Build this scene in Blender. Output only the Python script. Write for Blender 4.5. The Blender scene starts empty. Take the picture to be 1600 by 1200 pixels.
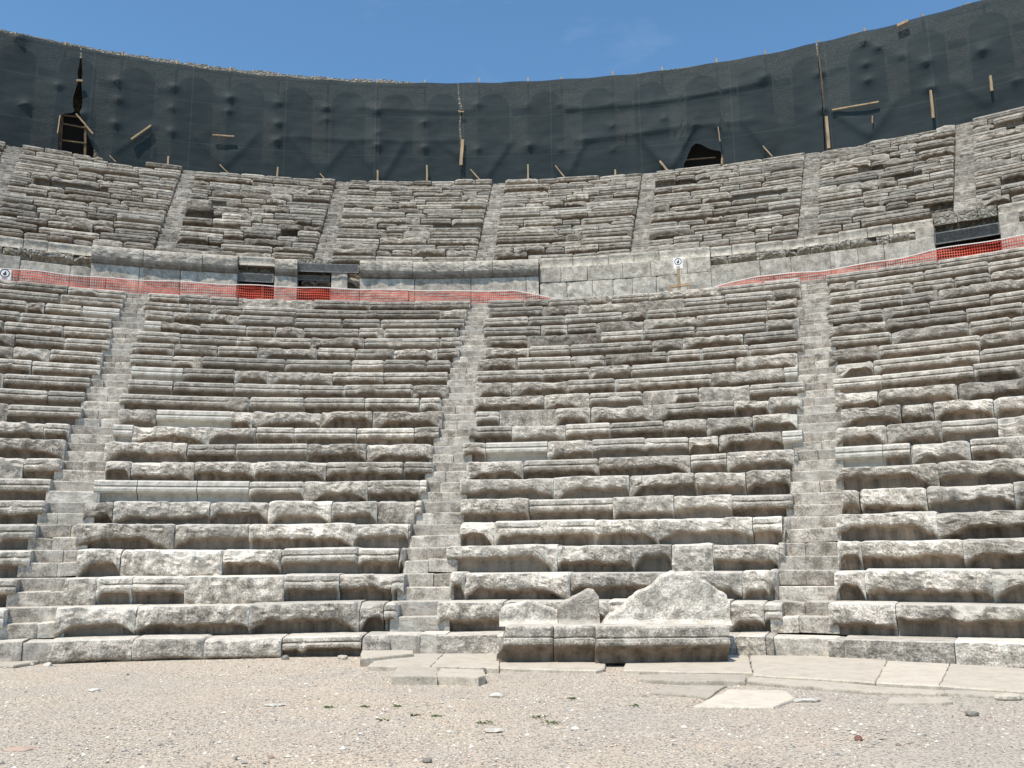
import bpy, math, random
import numpy as np
from mathutils import Vector, Matrix
random.seed(7); RNG = np.random.RandomState(11)
scene = bpy.context.scene
col = scene.collection
PI = math.pi

# ------------------------------------------------------------------ measured layout (metres)
CX, CY = -2.111, -1.864            # centre of the orchestra (camera stands at x=0, y=0)
EZ, F, PITCH, ROLL = 1.304, 1421.0, 0.193, 0.010
R0, DR, Z0, H = 15.346, 0.587, 0.297, 0.42
AL, AM, AR = -0.305, 0.043, 0.391   # azimuths of the three lower stairways
RW, ZW = 29.713, 10.718             # wall between the tiers
RS = 40.226                         # shade netting
UPR, UPD, UPH = RW + 0.45, 0.573, 0.4135
UST = [-0.46, -0.293, -0.132, 0.041, 0.207, 0.377, 0.519, 0.68]
ZD = Z0 + 20 * H                    # walkway level
cp, sp, cr, sr = math.cos(PITCH), math.sin(PITCH), math.cos(ROLL), math.sin(ROLL)

def ray(x, y):
    X, Y = x - 800.0, 600.0 - y
    u, v = X * cr + Y * sr, -X * sr + Y * cr
    return u, F * cp - v * sp, F * sp + v * cp
def on_cyl(x, y, R):
    """azimuth, height where the sight line meets the upright cylinder of radius R round the orchestra centre"""
    dx, dy, dz = ray(x, y)
    a = dx * dx + dy * dy; b = -2 * (dx * CX + dy * CY); c = CX * CX + CY * CY - R * R
    t = (-b + math.sqrt(b * b - 4 * a * c)) / (2 * a)
    return math.atan2(dx * t - CX, dy * t - CY), EZ + dz * t
def on_plane(x, y, z=0.0):
    dx, dy, dz = ray(x, y); t = (z - EZ) / dz
    return dx * t, dy * t
def px_of(a, R, z):
    X, Y, Z = CX + R * math.sin(a), CY + R * math.cos(a), z - EZ
    fw = Y * cp + Z * sp; up = -Y * sp + Z * cp
    return 800 + (F * X / fw) * cr - (F * up / fw) * sr
def az_at(x, R, z):
    a = math.atan2(x - 800, F)
    for _ in range(30):
        f = px_of(a, R, z) - x; g = (px_of(a + 1e-4, R, z) - f - x) / 1e-4
        a -= max(-.3, min(.3, f / g))
    return a
def pol(a, R, z):
    return (CX + R * math.sin(a), CY + R * math.cos(a), z)

# ------------------------------------------------------------------ noise
def _hash(i, j, k, s):
    n = (i.astype(np.int64) * 73856093) ^ (j.astype(np.int64) * 19349663) ^ (k.astype(np.int64) * 83492791) ^ (s * 2654435761)
    n = (n ^ (n >> 13)) * 1274126177 & 0x7fffffff
    n = (n ^ (n >> 16)) * 2246822519 & 0x7fffffff
    return ((n >> 4) & 0xffff) / 65535.0 * 2 - 1
def vnoise(p, s=0):
    f = np.floor(p); t = p - f; t = t * t * (3 - 2 * t)
    i, j, k = f[..., 0].astype(np.int64), f[..., 1].astype(np.int64), f[..., 2].astype(np.int64)
    tx, ty, tz = t[..., 0], t[..., 1], t[..., 2]
    def L(a, b, w): return a + (b - a) * w
    h = lambda a, b, c: _hash(i + a, j + b, k + c, s)
    return L(L(L(h(0,0,0), h(1,0,0), tx), L(h(0,1,0), h(1,1,0), tx), ty),
             L(L(h(0,0,1), h(1,0,1), tx), L(h(0,1,1), h(1,1,1), tx), ty), tz)
def fbm(p, o=4, s=0):
    r = 0; a = 1.0; tot = 0
    for q in range(o):
        r = r + a * vnoise(p * (2.03 ** q) + 17.3 * q, s + q); tot += a; a *= .52
    return r / tot
_RM = np.array([[.80, .36, .48], [-.52, .81, .26], [-.30, -.46, .84]])
def facet(p, o=2, s=0):
    """noise with straight creases, like split stone"""
    r = 0; a = 1.0; tot = 0
    for q in range(o):
        P = (p * (2.3 ** q)) @ _RM.T + 5.7 * q; f = np.floor(P); t = P - f
        b = [f[..., i].astype(np.int64) for i in range(3)]
        # tetrahedral (piecewise linear) interpolation gives flat facets
        idx = np.argsort(-t, axis=-1); ts = np.take_along_axis(t, idx, -1)
        c0 = _hash(b[0], b[1], b[2], s + q); v = c0 * (1 - ts[..., 0]); off = np.zeros(t.shape, np.int64)
        for m in range(3):
            np.put_along_axis(off, idx[..., m:m + 1], 1, -1)
            c = _hash(b[0] + off[..., 0], b[1] + off[..., 1], b[2] + off[..., 2], s + q)
            v = v + c * (ts[..., m] - (ts[..., m + 1] if m < 2 else 0))
        r = r + a * v; tot += a; a *= .5
    return r / tot
def ridged(p, o=3, s=0):
    r = 0; a = 1.0; tot = 0
    for q in range(o):
        r = r + a * (1 - 2 * np.abs(vnoise(p * (2.1 ** q) + 9.1 * q, s + q))); tot += a; a *= .5
    return r / tot

# ------------------------------------------------------------------ objects
def tag(o, label=None, cat=None, group=None, kind=None):
    if label: o['label'] = label
    if cat: o['category'] = cat
    if group: o['group'] = group
    if kind: o['kind'] = kind
    return o
def empty(name, loc, label=None, cat=None, group=None):
    o = bpy.data.objects.new(name, None); col.objects.link(o); o.location = loc; o.empty_display_size = .1
    o.empty_display_type = 'PLAIN_AXES'
    return tag(o, label, cat, group)
def mesh(name, V, Fs, mat, parent=None, origin=None, attr=None, smooth=False, label=None, uv=None):
    V = np.asarray(V, float).reshape(-1, 3)
    if origin is None: origin = (V.min(0) + V.max(0)) / 2 * np.array([1, 1, 0]) + np.array([0, 0, V[:, 2].min()])
    origin = np.asarray(origin, float)
    me = bpy.data.meshes.new(name)
    me.from_pydata((V - origin).tolist(), [], Fs if isinstance(Fs, list) else Fs.tolist())
    if attr is not None:
        ca = me.color_attributes.new('tint', 'FLOAT_COLOR', 'POINT')
        A = np.ones((len(V), 4)); A[:, :3] = np.asarray(attr).reshape(-1, 3)
        ca.data.foreach_set('color', A.ravel())
    if uv is not None:
        ul = me.uv_layers.new(name='UVMap'); li = np.empty(len(me.loops), np.int32); me.loops.foreach_get('vertex_index', li)
        ul.data.foreach_set('uv', np.asarray(uv)[li].ravel())
    if smooth: me.polygons.foreach_set('use_smooth', [True] * len(me.polygons))
    me.materials.append(mat); me.update()
    o = bpy.data.objects.new(name, me); col.objects.link(o)
    if parent is not None:
        o.parent = parent; o.location = Vector(origin) - parent.location if parent.parent is None else Vector(origin) - parent.location - parent.parent.location
    else: o.location = origin
    if label: o['label'] = label
    return o
def beam(p0, p1, w, d=None, up=(0, 0, 1), seg=1, jit=0.0, taper=1.0):
    """verts, faces of a rectangular timber from p0 to p1"""
    p0, p1 = Vector(p0), Vector(p1); d = d or w
    ax = (p1 - p0).normalized(); upv = Vector(up)
    if abs(ax.dot(upv)) > .95: upv = Vector((0, 1, 0))
    s = ax.cross(upv).normalized(); t = s.cross(ax).normalized()
    V, Fs = [], []
    for i in range(seg + 1):
        c = p0.lerp(p1, i / seg) + s * random.uniform(-jit, jit) + t * random.uniform(-jit, jit)
        k = 1 + (taper - 1) * i / seg
        for a, b in ((-1, -1), (1, -1), (1, 1), (-1, 1)): V.append(tuple(c + s * a * w / 2 * k + t * b * d / 2 * k))
    for i in range(seg):
        for j in range(4):
            Fs.append((i * 4 + j, i * 4 + (j + 1) % 4, i * 4 + 4 + (j + 1) % 4, i * 4 + 4 + j))
    Fs += [(3, 2, 1, 0), tuple(seg * 4 + j for j in range(4))]
    return V, Fs
def join(parts):
    V, Fs = [], []
    for v, f in parts:
        n = len(V); V += list(v); Fs += [tuple(i + n for i in q) for q in f]
    return V, Fs
def box(c, s, rz=0):
    ca, sa = math.cos(rz), math.sin(rz); V = []
    for z in (-1, 1):
        for x, y in ((-1, -1), (1, -1), (1, 1), (-1, 1)):
            X, Y = x * s[0] / 2, y * s[1] / 2
            V.append((c[0] + X * ca - Y * sa, c[1] + X * sa + Y * ca, c[2] + z * s[2] / 2))
    return V, [(3, 2, 1, 0), (4, 5, 6, 7), (0, 1, 5, 4), (1, 2, 6, 5), (2, 3, 7, 6), (3, 0, 4, 7)]

# ------------------------------------------------------------------ materials
class NT:
    def __init__(s, name):
        s.m = bpy.data.materials.new(name); s.m.use_nodes = True; s.t = s.m.node_tree; s.t.nodes.clear()
        s.out = s.n('ShaderNodeOutputMaterial')
    def n(s, k, **kw):
        x = s.t.nodes.new(k)
        for a, b in kw.items(): setattr(x, a, b)
        return x
    def l(s, a, b): s.t.links.new(a, b)
    def setv(s, sock, v):
        if hasattr(v, 'is_linked') or isinstance(v, bpy.types.NodeSocket): s.l(v, sock)
        else: sock.default_value = v
    def math(s, op, a, b=0.0, c=None, clamp=False):
        x = s.n('ShaderNodeMath', operation=op); x.use_clamp = clamp
        s.setv(x.inputs[0], a); s.setv(x.inputs[1], b)
        if c is not None: s.setv(x.inputs[2], c)
        return x.outputs[0]
    def mix(s, f, a, b, mode='MIX'):
        x = s.n('ShaderNodeMix', data_type='RGBA', blend_type=mode); x.clamp_factor = True
        s.setv(x.inputs[0], f)
        for i, v in ((6, a), (7, b)): s.setv(x.inputs[i], v if isinstance(v, bpy.types.NodeSocket) else (*v, 1))
        return x.outputs[2]
    def noise(s, vec, scale, detail=4, rough=.55):
        x = s.n('ShaderNodeTexNoise'); s.l(vec, x.inputs['Vector']); x.inputs['Scale'].default_value = scale
        x.inputs['Detail'].default_value = detail; x.inputs['Roughness'].default_value = rough; return x.outputs['Fac']
    def rng(s, v, a, b, c=0.0, d=1.0):
        x = s.n('ShaderNodeMapRange'); s.setv(x.inputs[0], v)
        for i, q in enumerate((a, b, c, d)): x.inputs[i + 1].default_value = q
        return x.outputs[0]
    def mapping(s, vec, sc):
        x = s.n('ShaderNodeMapping'); s.l(vec, x.inputs[0]); x.inputs['Scale'].default_value = sc; return x.outputs[0]
    def bump(s, h, strength, dist, normal=None):
        x = s.n('ShaderNodeBump'); s.l(h, x.inputs['Height']); x.inputs['Strength'].default_value = strength; x.inputs['Distance'].default_value = dist
        if normal is not None: s.l(normal, x.inputs['Normal'])
        return x.outputs[0]
    def principled(s, color, rough=.9, normal=None, spec=.25):
        x = s.n('ShaderNodeBsdfPrincipled'); s.setv(x.inputs['Base Color'], color if isinstance(color, bpy.types.NodeSocket) else (*color, 1))
        s.setv(x.inputs['Roughness'], rough); x.inputs['Specular IOR Level'].default_value = spec
        if normal is not None: s.l(normal, x.inputs['Normal'])
        s.l(x.outputs[0], s.out.inputs[0]); return x

def stone_mat(name, dark=(.15, .14, .118), mid=(.340, .303, .255), light=(.66, .605, .53), brown=(.152, .112, .070), contrast=1.0, speck=.35, dust=(.68, .625, .535), dust_light_f=.75, bumpd=.035):
    t = NT(name); geo = t.n('ShaderNodeNewGeometry'); P = geo.outputs['Position']; N = geo.outputs['True Normal']
    at = t.n('ShaderNodeAttribute', attribute_name='tint'); sep = t.n('ShaderNodeSeparateColor'); t.l(at.outputs['Color'], sep.inputs[0])
    tone, stain_shade, pale = sep.outputs
    big = t.noise(P, 1.1, 3); med = t.noise(P, 5.5, 6, .65); fine = t.noise(P, 38, 5, .7)
    streak = t.noise(t.mapping(P, (3.2, 3.2, .35)), 1.6, 4, .6)
    m2 = t.noise(P, 2.6, 4, .6)
    v = t.math('ADD', t.math('MULTIPLY', t.math('ADD', t.math('MULTIPLY', med, .6), t.math('MULTIPLY', m2, .4)), .62), t.math('MULTIPLY', fine, .38))
    c = t.mix(t.rng(v, .43, .50), dark, mid)
    c = t.mix(t.rng(v, .505, .575), c, light)
    c = t.mix(t.math('MULTIPLY', t.rng(m2, .50, .66), .35), c, (.19, .18, .16))
    sk = t.noise(P, 62, 3, .6)
    c = t.mix(t.math('MULTIPLY', t.rng(sk, .555, .61), t.rng(med, .42, .56, .15 * speck, 1.0 * speck)), c, (.80, .765, .69))
    c = t.mix(t.math('MULTIPLY', t.rng(sk, .44, .40), .7 * speck), c, dark)
    # calcite runs
    c = t.mix(t.math('MULTIPLY', t.rng(streak, .60, .70), t.rng(med, .35, .55, .15, .6)), c, (.66, .63, .56))
    sv = t.n('ShaderNodeVectorMath', operation='SUBTRACT'); t.l(P, sv.inputs[0]); sv.inputs[1].default_value = (CX, CY, 0)
    sq = t.n('ShaderNodeSeparateXYZ'); t.l(sv.outputs[0], sq.inputs[0]); ang = t.math('ARCTAN2', sq.outputs[0], sq.outputs[1])
    cb = t.n('ShaderNodeCombineXYZ'); t.l(t.math('MULTIPLY', ang, 34.0), cb.inputs[0]); t.l(t.math('MULTIPLY', sq.outputs[2], .35), cb.inputs[1])
    band = t.rng(t.noise(cb.outputs[0], 1.0, 3, .6), .60, .70)
    c = t.mix(t.math('MULTIPLY', band, t.rng(med, .35, .6, .1, .75)), c, (.68, .645, .56))
    # dark lichen spots
    vo = t.n('ShaderNodeTexVoronoi'); t.l(P, vo.inputs['Vector']); vo.inputs['Scale'].default_value = 16
    spot = t.math('MULTIPLY', t.rng(vo.outputs['Distance'], .32, .12), t.rng(t.noise(P, 2.3, 3), .48, .62))
    c = t.mix(t.math('MULTIPLY', spot, .6), c, (.07, .072, .066))
    # brown under-seat staining with vertical runs, darkened to paint shade under seat noses
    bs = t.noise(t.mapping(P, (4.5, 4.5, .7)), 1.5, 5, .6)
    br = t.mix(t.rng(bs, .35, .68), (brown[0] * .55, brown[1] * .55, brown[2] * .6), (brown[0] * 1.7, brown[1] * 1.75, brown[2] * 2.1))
    c = t.mix(t.math('MULTIPLY', stain_shade, .95), c, br)
    c = t.mix(pale, c, t.mix(t.rng(bs, .45, .7), (.52, .505, .46), (.33, .315, .275)))
    # dust on level faces, paled to paint in sunlit edges and treads
    sx = t.n('ShaderNodeSeparateXYZ'); t.l(N, sx.inputs[0])
    up = t.math('MULTIPLY', t.rng(sx.outputs[2], .45, .9), t.rng(med, .3, .6, dust_light_f * .55, dust_light_f))
    c = t.mix(up, c, dust)
    c = t.mix(1.0, c, t.n('ShaderNodeCombineColor').outputs[0], 'MULTIPLY') if False else c
    tm = t.n('ShaderNodeVectorMath', operation='SCALE'); t.l(c, tm.inputs[0]); t.l(tone, tm.inputs['Scale'])
    v2 = t.n('ShaderNodeTexVoronoi'); t.l(P, v2.inputs['Vector']); v2.inputs['Scale'].default_value = 6
    v3 = t.n('ShaderNodeTexVoronoi'); t.l(P, v3.inputs['Vector']); v3.inputs['Scale'].default_value = 31
    h = t.math('ADD', t.math('MULTIPLY', t.noise(P, 10, 7, .65), 1.2), t.math('MULTIPLY', t.noise(P, 60, 3, .6), .22))
    h = t.math('ADD', h, t.math('ADD', t.math('MULTIPLY', v2.outputs['Distance'], .9), t.math('MULTIPLY', v3.outputs['Distance'], .16)))
    nb = t.bump(h, 1.0 * contrast, bumpd)
    t.principled(tm.outputs[0], .92, nb, .15)
    return t.m
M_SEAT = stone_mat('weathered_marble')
M_STEP = stone_mat('step_stone', speck=.25, dark=(.20, .18, .15), mid=(.44, .40, .345), light=(.68, .63, .555), contrast=.6, bumpd=.01)
M_UP = stone_mat('upper_tier_stone', dark=(.10, .095, .078), mid=(.33, .292, .242), light=(.63, .57, .485), contrast=.9, dust_light_f=.75, dust=(.52, .49, .42))
M_WALL = stone_mat('ashlar_stone', speck=.15, dark=(.28, .25, .205), mid=(.47, .43, .365), light=(.66, .615, .53), contrast=.6, bumpd=.01, brown=(.17, .14, .10))
M_SLAB = stone_mat('paving_stone', dark=(.37, .325, .26), mid=(.51, .455, .37), light=(.62, .56, .47), contrast=.7, bumpd=.012, dust=(.56, .50, .41), dust_light_f=.8)

def rubble_mat(name, a, b, scale=7, jd=.35):
    t = NT(name); P = t.n('ShaderNodeNewGeometry').outputs['Position']
    vo = t.n('ShaderNodeTexVoronoi'); t.l(P, vo.inputs['Vector']); vo.inputs['Scale'].default_value = scale
    ve = t.n('ShaderNodeTexVoronoi', feature='DISTANCE_TO_EDGE'); t.l(P, ve.inputs['Vector']); ve.inputs['Scale'].default_value = scale
    c = t.mix(vo.outputs['Color'], a, b); c = t.mix(t.rng(t.noise(P, 9, 5), .35, .65), c, [x * .5 for x in a])
    c = t.mix(t.rng(ve.outputs['Distance'], .07, .0), c, [x * jd for x in a])
    h = t.math('ADD', t.rng(ve.outputs['Distance'], 0, .2), t.noise(P, 30, 5))
    t.principled(c, .95, t.bump(h, .9, .04), .1); return t.m
M_CORE = rubble_mat('earth_and_rubble', (.17, .145, .11), (.27, .24, .19))
M_RUB = rubble_mat('rubble_masonry', (.34, .31, .26), (.50, .47, .40), 7, .65)

def simple(name, c, rough=.7, c2=None, scale=20, mp=(1, 1, 1), bs=.0, metal=0):
    t = NT(name)
    if c2:
        P = t.n('ShaderNodeNewGeometry').outputs['Position']; f = t.rng(t.noise(t.mapping(P, mp), scale, 5), .35, .65)
        cc = t.mix(f, c, c2); b = t.principled(cc, rough, t.bump(f, bs, .01) if bs else None)
    else: b = t.principled(c, rough)
    b.inputs['Metallic'].default_value = metal
    return t.m
M_WOOD = simple('raw_pine', (.42, .31, .19), .8, (.27, .20, .13), 6, (1, 1, .3), .2)
M_WOODD = simple('shaded_timber', (.17, .12, .075), .85, (.10, .07, .045), 6)
M_POLE = simple('dark_timber', (.22, .17, .12), .9, (.12, .09, .06), 8)
M_METAL = simple('dull_metal', (.14, .14, .135), .6, (.23, .23, .22), 10, metal=.3)
M_DARK = simple('shade_black', (.012, .011, .010), 1.0)
M_WHITE = simple('white_board', (.78, .78, .77), .5, (.70, .70, .69), 4)
M_RED = simple('sign_red', (.35, .05, .05), .5)
M_INK = simple('sign_ink', (.05, .05, .06), .6)
M_TAPE = simple('white_tape', (.72, .66, .62), .6)
M_GREEN = simple('weed_green', (.05, .09, .02), .8, (.09, .13, .03), 30)
M_PSTONE = simple('pale_pebble', (.58, .55, .49), .9, (.42, .39, .34), 15, bs=.3)
M_DSTONE = simple('dark_pebble', (.17, .155, .14), .9, (.26, .24, .21), 15, bs=.3)
M_RSTONE = simple('red_pebble', (.26, .13, .09), .9, (.17, .09, .07), 15, bs=.3)
M_SHARD = simple('pinkish_shard', (.50, .37, .29), .9, (.40, .30, .24), 15, bs=.3)

def shade_net_mat():
    t = NT('shade_cloth'); P = t.n('ShaderNodeNewGeometry').outputs['Position']
    th = t.noise(t.mapping(P, (.5, .5, 16)), 1.0, 3, .7); cl = t.noise(P, .45, 4, .6); fi = t.noise(t.mapping(P, (2, 2, 40)), 1.0, 2)
    c = t.mix(t.rng(cl, .3, .7), (.011, .0225, .0275), (.021, .039, .046))
    c = t.mix(t.math('MULTIPLY', t.rng(th, .45, .7), .5), c, (.028, .043, .045))
    sv = t.n('ShaderNodeVectorMath', operation='SUBTRACT'); t.l(P, sv.inputs[0]); sv.inputs[1].default_value = (CX, CY, 0)
    sq = t.n('ShaderNodeSeparateXYZ'); t.l(sv.outputs[0], sq.inputs[0]); ang = t.math('ARCTAN2', sq.outputs[0], sq.outputs[1])
    fr_ = t.math('FRACT', t.math('MULTIPLY', ang, 10.1)); seam = t.math('LESS_THAN', fr_, .012)
    fz = t.math('FRACT', t.math('MULTIPLY', sq.outputs[2], .52)); seam2 = t.math('LESS_THAN', fz, .018)
    c = t.mix(t.math('MULTIPLY', t.math('MAXIMUM', seam, seam2), .55), c, (.05, .07, .07))
    c = t.mix(t.math('MULTIPLY', t.rng(t.noise(t.mapping(P, (1.2, 1.2, .25)), 1.0, 4, .6), .5, .7), .3), c, (.034, .052, .056))
    d = t.n('ShaderNodeBsdfPrincipled'); t.l(c, d.inputs['Base Color']); d.inputs['Roughness'].default_value = .7; d.inputs['Specular IOR Level'].default_value = .35
    t.l(t.bump(fi, .25, .02), d.inputs['Normal'])
    tl = t.n('ShaderNodeBsdfTranslucent'); t.l(c, tl.inputs[0])
    m0 = t.n('ShaderNodeMixShader'); m0.inputs[0].default_value = .25; t.l(d.outputs[0], m0.inputs[1]); t.l(tl.outputs[0], m0.inputs[2])
    tr = t.n('ShaderNodeBsdfTransparent'); m = t.n('ShaderNodeMixShader')
    t.l(t.rng(th, .35, .7, .105, .05), m.inputs[0]); t.l(m0.outputs[0], m.inputs[1]); t.l(tr.outputs[0], m.inputs[2])
    t.l(m.outputs[0], t.out.inputs[0]); return t.m
M_NET = shade_net_mat()
def orange_mat():
    t = NT('orange_mesh'); uv = t.n('ShaderNodeUVMap'); sx = t.n('ShaderNodeSeparateXYZ'); t.l(uv.outputs[0], sx.inputs[0])
    def strand(o, n, w):
        f = t.math('FRACT', t.math('MULTIPLY', o, n)); return t.math('LESS_THAN', f, w)
    P = t.n('ShaderNodeNewGeometry').outputs['Position']; big = t.noise(P, 1.2, 3)
    a = t.math('MAXIMUM', strand(sx.outputs[0], 17, .30), strand(sx.outputs[1], 13, .31))
    c = t.mix(t.rng(big, .35, .65), (.68, .10, .065), (.74, .21, .15))
    d = t.n('ShaderNodeBsdfDiffuse'); t.l(c, d.inputs[0]); tl = t.n('ShaderNodeBsdfTranslucent'); t.l(c, tl.inputs[0])
    m0 = t.n('ShaderNodeMixShader'); m0.inputs[0].default_value = .35; t.l(d.outputs[0], m0.inputs[1]); t.l(tl.outputs[0], m0.inputs[2])
    tr = t.n('ShaderNodeBsdfTransparent'); m = t.n('ShaderNodeMixShader')
    t.l(a, m.inputs[0]); t.l(tr.outputs[0], m.inputs[1]); t.l(m0.outputs[0], m.inputs[2]); t.l(m.outputs[0], t.out.inputs[0]); return t.m
M_ORANGE = orange_mat()
def ground_mat():
    t = NT('gravelly_earth'); P = t.n('ShaderNodeNewGeometry').outputs['Position']
    big = t.noise(P, .35, 4, .6); med = t.noise(P, 2.2, 6, .65); fin = t.noise(P, 45, 4, .7)
    c = t.mix(t.rng(big, .40, .60), (.68, .565, .44), (.59, .52, .43))
    c = t.mix(t.math('MULTIPLY', t.rng(med, .45, .65), .5), c, (.67, .60, .49))
    c = t.mix(t.math('MULTIPLY', t.rng(t.noise(P, .9, 5, .65), .50, .66), .75), c, (.66, .57, .44))
    sx = t.n('ShaderNodeSeparateXYZ'); t.l(P, sx.inputs[0])
    c = t.mix(t.math('MULTIPLY', t.rng(t.math('ADD', sx.outputs[0], t.math('MULTIPLY', big, 5)), 1.5, 6), .35), c, (.52, .485, .435))
    vo = t.n('ShaderNodeTexVoronoi'); t.l(P, vo.inputs['Vector']); vo.inputs['Scale'].default_value = 38
    sp_ = t.n('ShaderNodeSeparateColor'); t.l(vo.outputs['Color'], sp_.inputs[0])
    peb = t.math('MULTIPLY', t.rng(vo.outputs['Distance'], .42, .30), t.rng(sp_.outputs[0], .45, .5))
    pc = t.mix(sp_.outputs[1], (.25, .23, .20), (.62, .585, .52))
    c = t.mix(t.math('MULTIPLY', peb, t.rng(med, .3, .6, .35, .9)), c, pc)
    c = t.mix(t.math('MULTIPLY', t.rng(fin, .50, .58), .6), c, (.22, .185, .145))
    h = t.math('ADD', t.math('MULTIPLY', peb, .6), t.math('ADD', t.math('MULTIPLY', fin, .6), med))
    t.principled(c, .95, t.bump(h, 1.0, .035), .1); return t.m
M_GROUND = ground_mat()
def pebble_mat():
    t = NT('gravel_stones'); at = t.n('ShaderNodeAttribute', attribute_name='tint')
    t.principled(at.outputs['Color'], .9); return t.m
M_PEB = pebble_mat()

# ------------------------------------------------------------------ carved stone blocks laid on a curve
CARVED = [(-.25, 0), (-.12, 0), (-.05, -.006), (-.012, -.034), (.002, -.095), (-.028, -.108), (-.028, -.118), (.006, -.128), (.026, -.155), (.022, -.195), (-.02, -.225), (-.10, -.245), (-.150, -.30)]
def lathe_block(name, a0, a1, R, zt, h, depth, cell, typ, parent, mat, tone=1.0, pale=0.0, seed=0, rough=1.0, label=None, gap=.008, tilt=0.0, mort=0.0, foot=False, grime=0.0):
    L = (a1 - a0) * R; a0 += gap / R; a1 -= gap / R
    n = max(3, int(math.ceil(L / cell))); u = np.linspace(0, 1, n + 1)
    rs = np.random.RandomState(seed * 7919 % 100003 + 5)
    K = 15
    X = np.zeros((n + 1, K)); Z = np.zeros((n + 1, K)); D = np.zeros(K); ST = np.zeros((n + 1, K))
    s_ = u * L
    def env(u0, u1, w): return np.clip(np.minimum(s_ - u0, u1 - s_) / w, 0, 1) ** .9
    if typ in ('carved', 'new', 'rough'):
        k = h / .42
        cx = np.array([-depth] + [q[0] for q in CARVED] + [-.155]); cz = np.array([0] + [q[1] * k for q in CARVED] + [-h])
        XC = np.tile(cx, (n + 1, 1)); ZC = np.tile(cz, (n + 1, 1))
        # broken face: lip depth c(u)
        e = env(rs.uniform(-.22, .06) * L, L * rs.uniform(.94, 1.22), rs.uniform(.12, .30) * L + .03)
        nz = facet(np.stack([s_ * 3.0 + seed * 3.1, s_ * .7 + seed, s_ * 0], -1), 3, 3)
        if foot: nz = nz * .5
        q = .10 if foot else rs.choice([0., .34, .42, .48], p=[.06, .24, .42, .28])
        c = np.clip(h * (.95 - q * e * (1 + .1 * rs.randn())) + nz * h * (.13 if q else .04) + (.05 * h if not q else 0), h * .32, h * .985)
        rec = np.clip((h - c) / (h * .22), 0, 1)[:, None]
        c = c[:, None]
        fx = np.array([-depth, -.25, -.13, -.06, -.025, -.004, .010, .016, .02, .022, .016, 0, 0, 0, 0])
        fz = np.array([0, 0, 0, .012, .06, .2, .33, .46, .6, .74, .88, .97, 0, 0, 0])
        XR = np.tile(fx, (n + 1, 1)); ZR = -fz[None, :] * c
        XR[:, 11:12] = -.005 * rec
        XR[:, 12:13] = .01 - .12 * rec; ZR[:, 12:13] = -np.minimum(c + .028, h * .99)
        XR[:, 13:14] = .01 - .165 * rec; ZR[:, 13:14] = -np.minimum(c + .07, h * .995)
        XR[:, 14:15] = .015 - .165 * rec; ZR[:, 14:15] = -h
        if typ == 'rough': w = np.ones(n + 1)
        elif typ == 'new': w = np.zeros(n + 1)
        else:
            chip = fbm(np.stack([s_ * 1.9 + seed * 1.7, s_ * 0 + seed * 2.3, s_ * 0], -1), 3, 8)
            w = np.clip((chip - rs.uniform(.12, .5)) * 6, 0, 1) * .9
            ends = np.clip(1 - np.minimum(s_, L - s_) / rs.uniform(.03, .25), 0, 1) * rs.uniform(0, .7)
            w = np.maximum(w, ends * .8)
        w = w[:, None]
        X = XC * (1 - w) + XR * w; Z = ZC * (1 - w) + ZR * w
        ST[:] = np.array([.12, .1, .05, 0, 0, 0, .1, .1, 0, .05, .2, .6, .95, 1, 1])[None, :]  # lower values stain the undercut and paint in its shade
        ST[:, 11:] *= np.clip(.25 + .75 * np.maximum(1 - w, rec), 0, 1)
        X = X - depth * 0
        amp = {'carved': .008, 'new': .002, 'rough': .027}[typ] * rough
        ampf = {'carved': .010, 'new': .001, 'rough': .032}[typ] * rough
    elif typ == 'step':
        X[:] = np.array([-depth, -.3, -.15, -.03, -.008, 0, 0, 0, 0, 0, 0, 0, 0, 0, 0])
        Z[:] = -np.array([0, 0, 0, 0, .003, .015, .1, .2, .3, .4, .5, .65, .8, .9, 1.0]) * 1.0
        Z[:, 6:] *= h; ST[:, 8:] = .12; amp, ampf = .010 * rough, .008 * rough
    elif typ == 'panel':
        X[:] = np.array([-depth, -.1, -.03, -.008, 0, 0, 0, 0, 0, 0, 0, 0, 0, -.004, -.01])
        Z[:] = -np.array([0, 0, 0, .006, .015, .1, .2, .3, .4, .5, .6, .7, .85, .97, 1.0]); Z[:, 5:] *= h; amp, ampf = .008 * rough, .006 * rough
    elif typ == 'cornice':      # big overhanging moulding: front edge at 0, wall face .32 behind it
        X[:] = np.array([-depth, -.25, -.10, -.035, 0, .01, .01, .005, 0, -.008, -.02, -.05, -.09, -.14, -.19])
        Z[:] = -np.array([0, 0, 0, 0, .04, .2, .27, .34, .42, .52, .62, .72, .82, .93, 1.0]) * h; ST[:, 5:] = .2; ST[:, 8:] = .4; ST[:, 12:] = .8; amp, ampf = .02 * rough, .014 * rough
    elif typ == 'coping':       # small moulded course: hollow face
        X[:] = np.array([-depth, -.2, -.08, -.03, -.008, 0, -.003, -.012, -.02, -.026, -.028, -.026, -.018, -.008, 0])
        Z[:] = -np.array([0, 0, 0, 0, .04, .18, .24, .32, .42, .52, .62, .72, .82, .92, 1.0]) * h; amp, ampf = .010 * rough, .010 * rough
    # ends slightly rounded
    er = np.clip(1 - np.minimum(s_, L - s_) / (.05 if typ in ('carved', 'rough') else .03), 0, 1)[:, None] ** 1.6 * (0 if typ == 'new' else 1)
    rk = rs.choice([.3, .6, 1.0, 2.0]) * (1 if typ in ('carved', 'rough') else .5); X[:, 1:] -= er * .02 * rk; Z[:, :8] -= er * .022 * rk * np.array([.3, .7, 1, 1, 1, .6, .4, .2])
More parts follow.
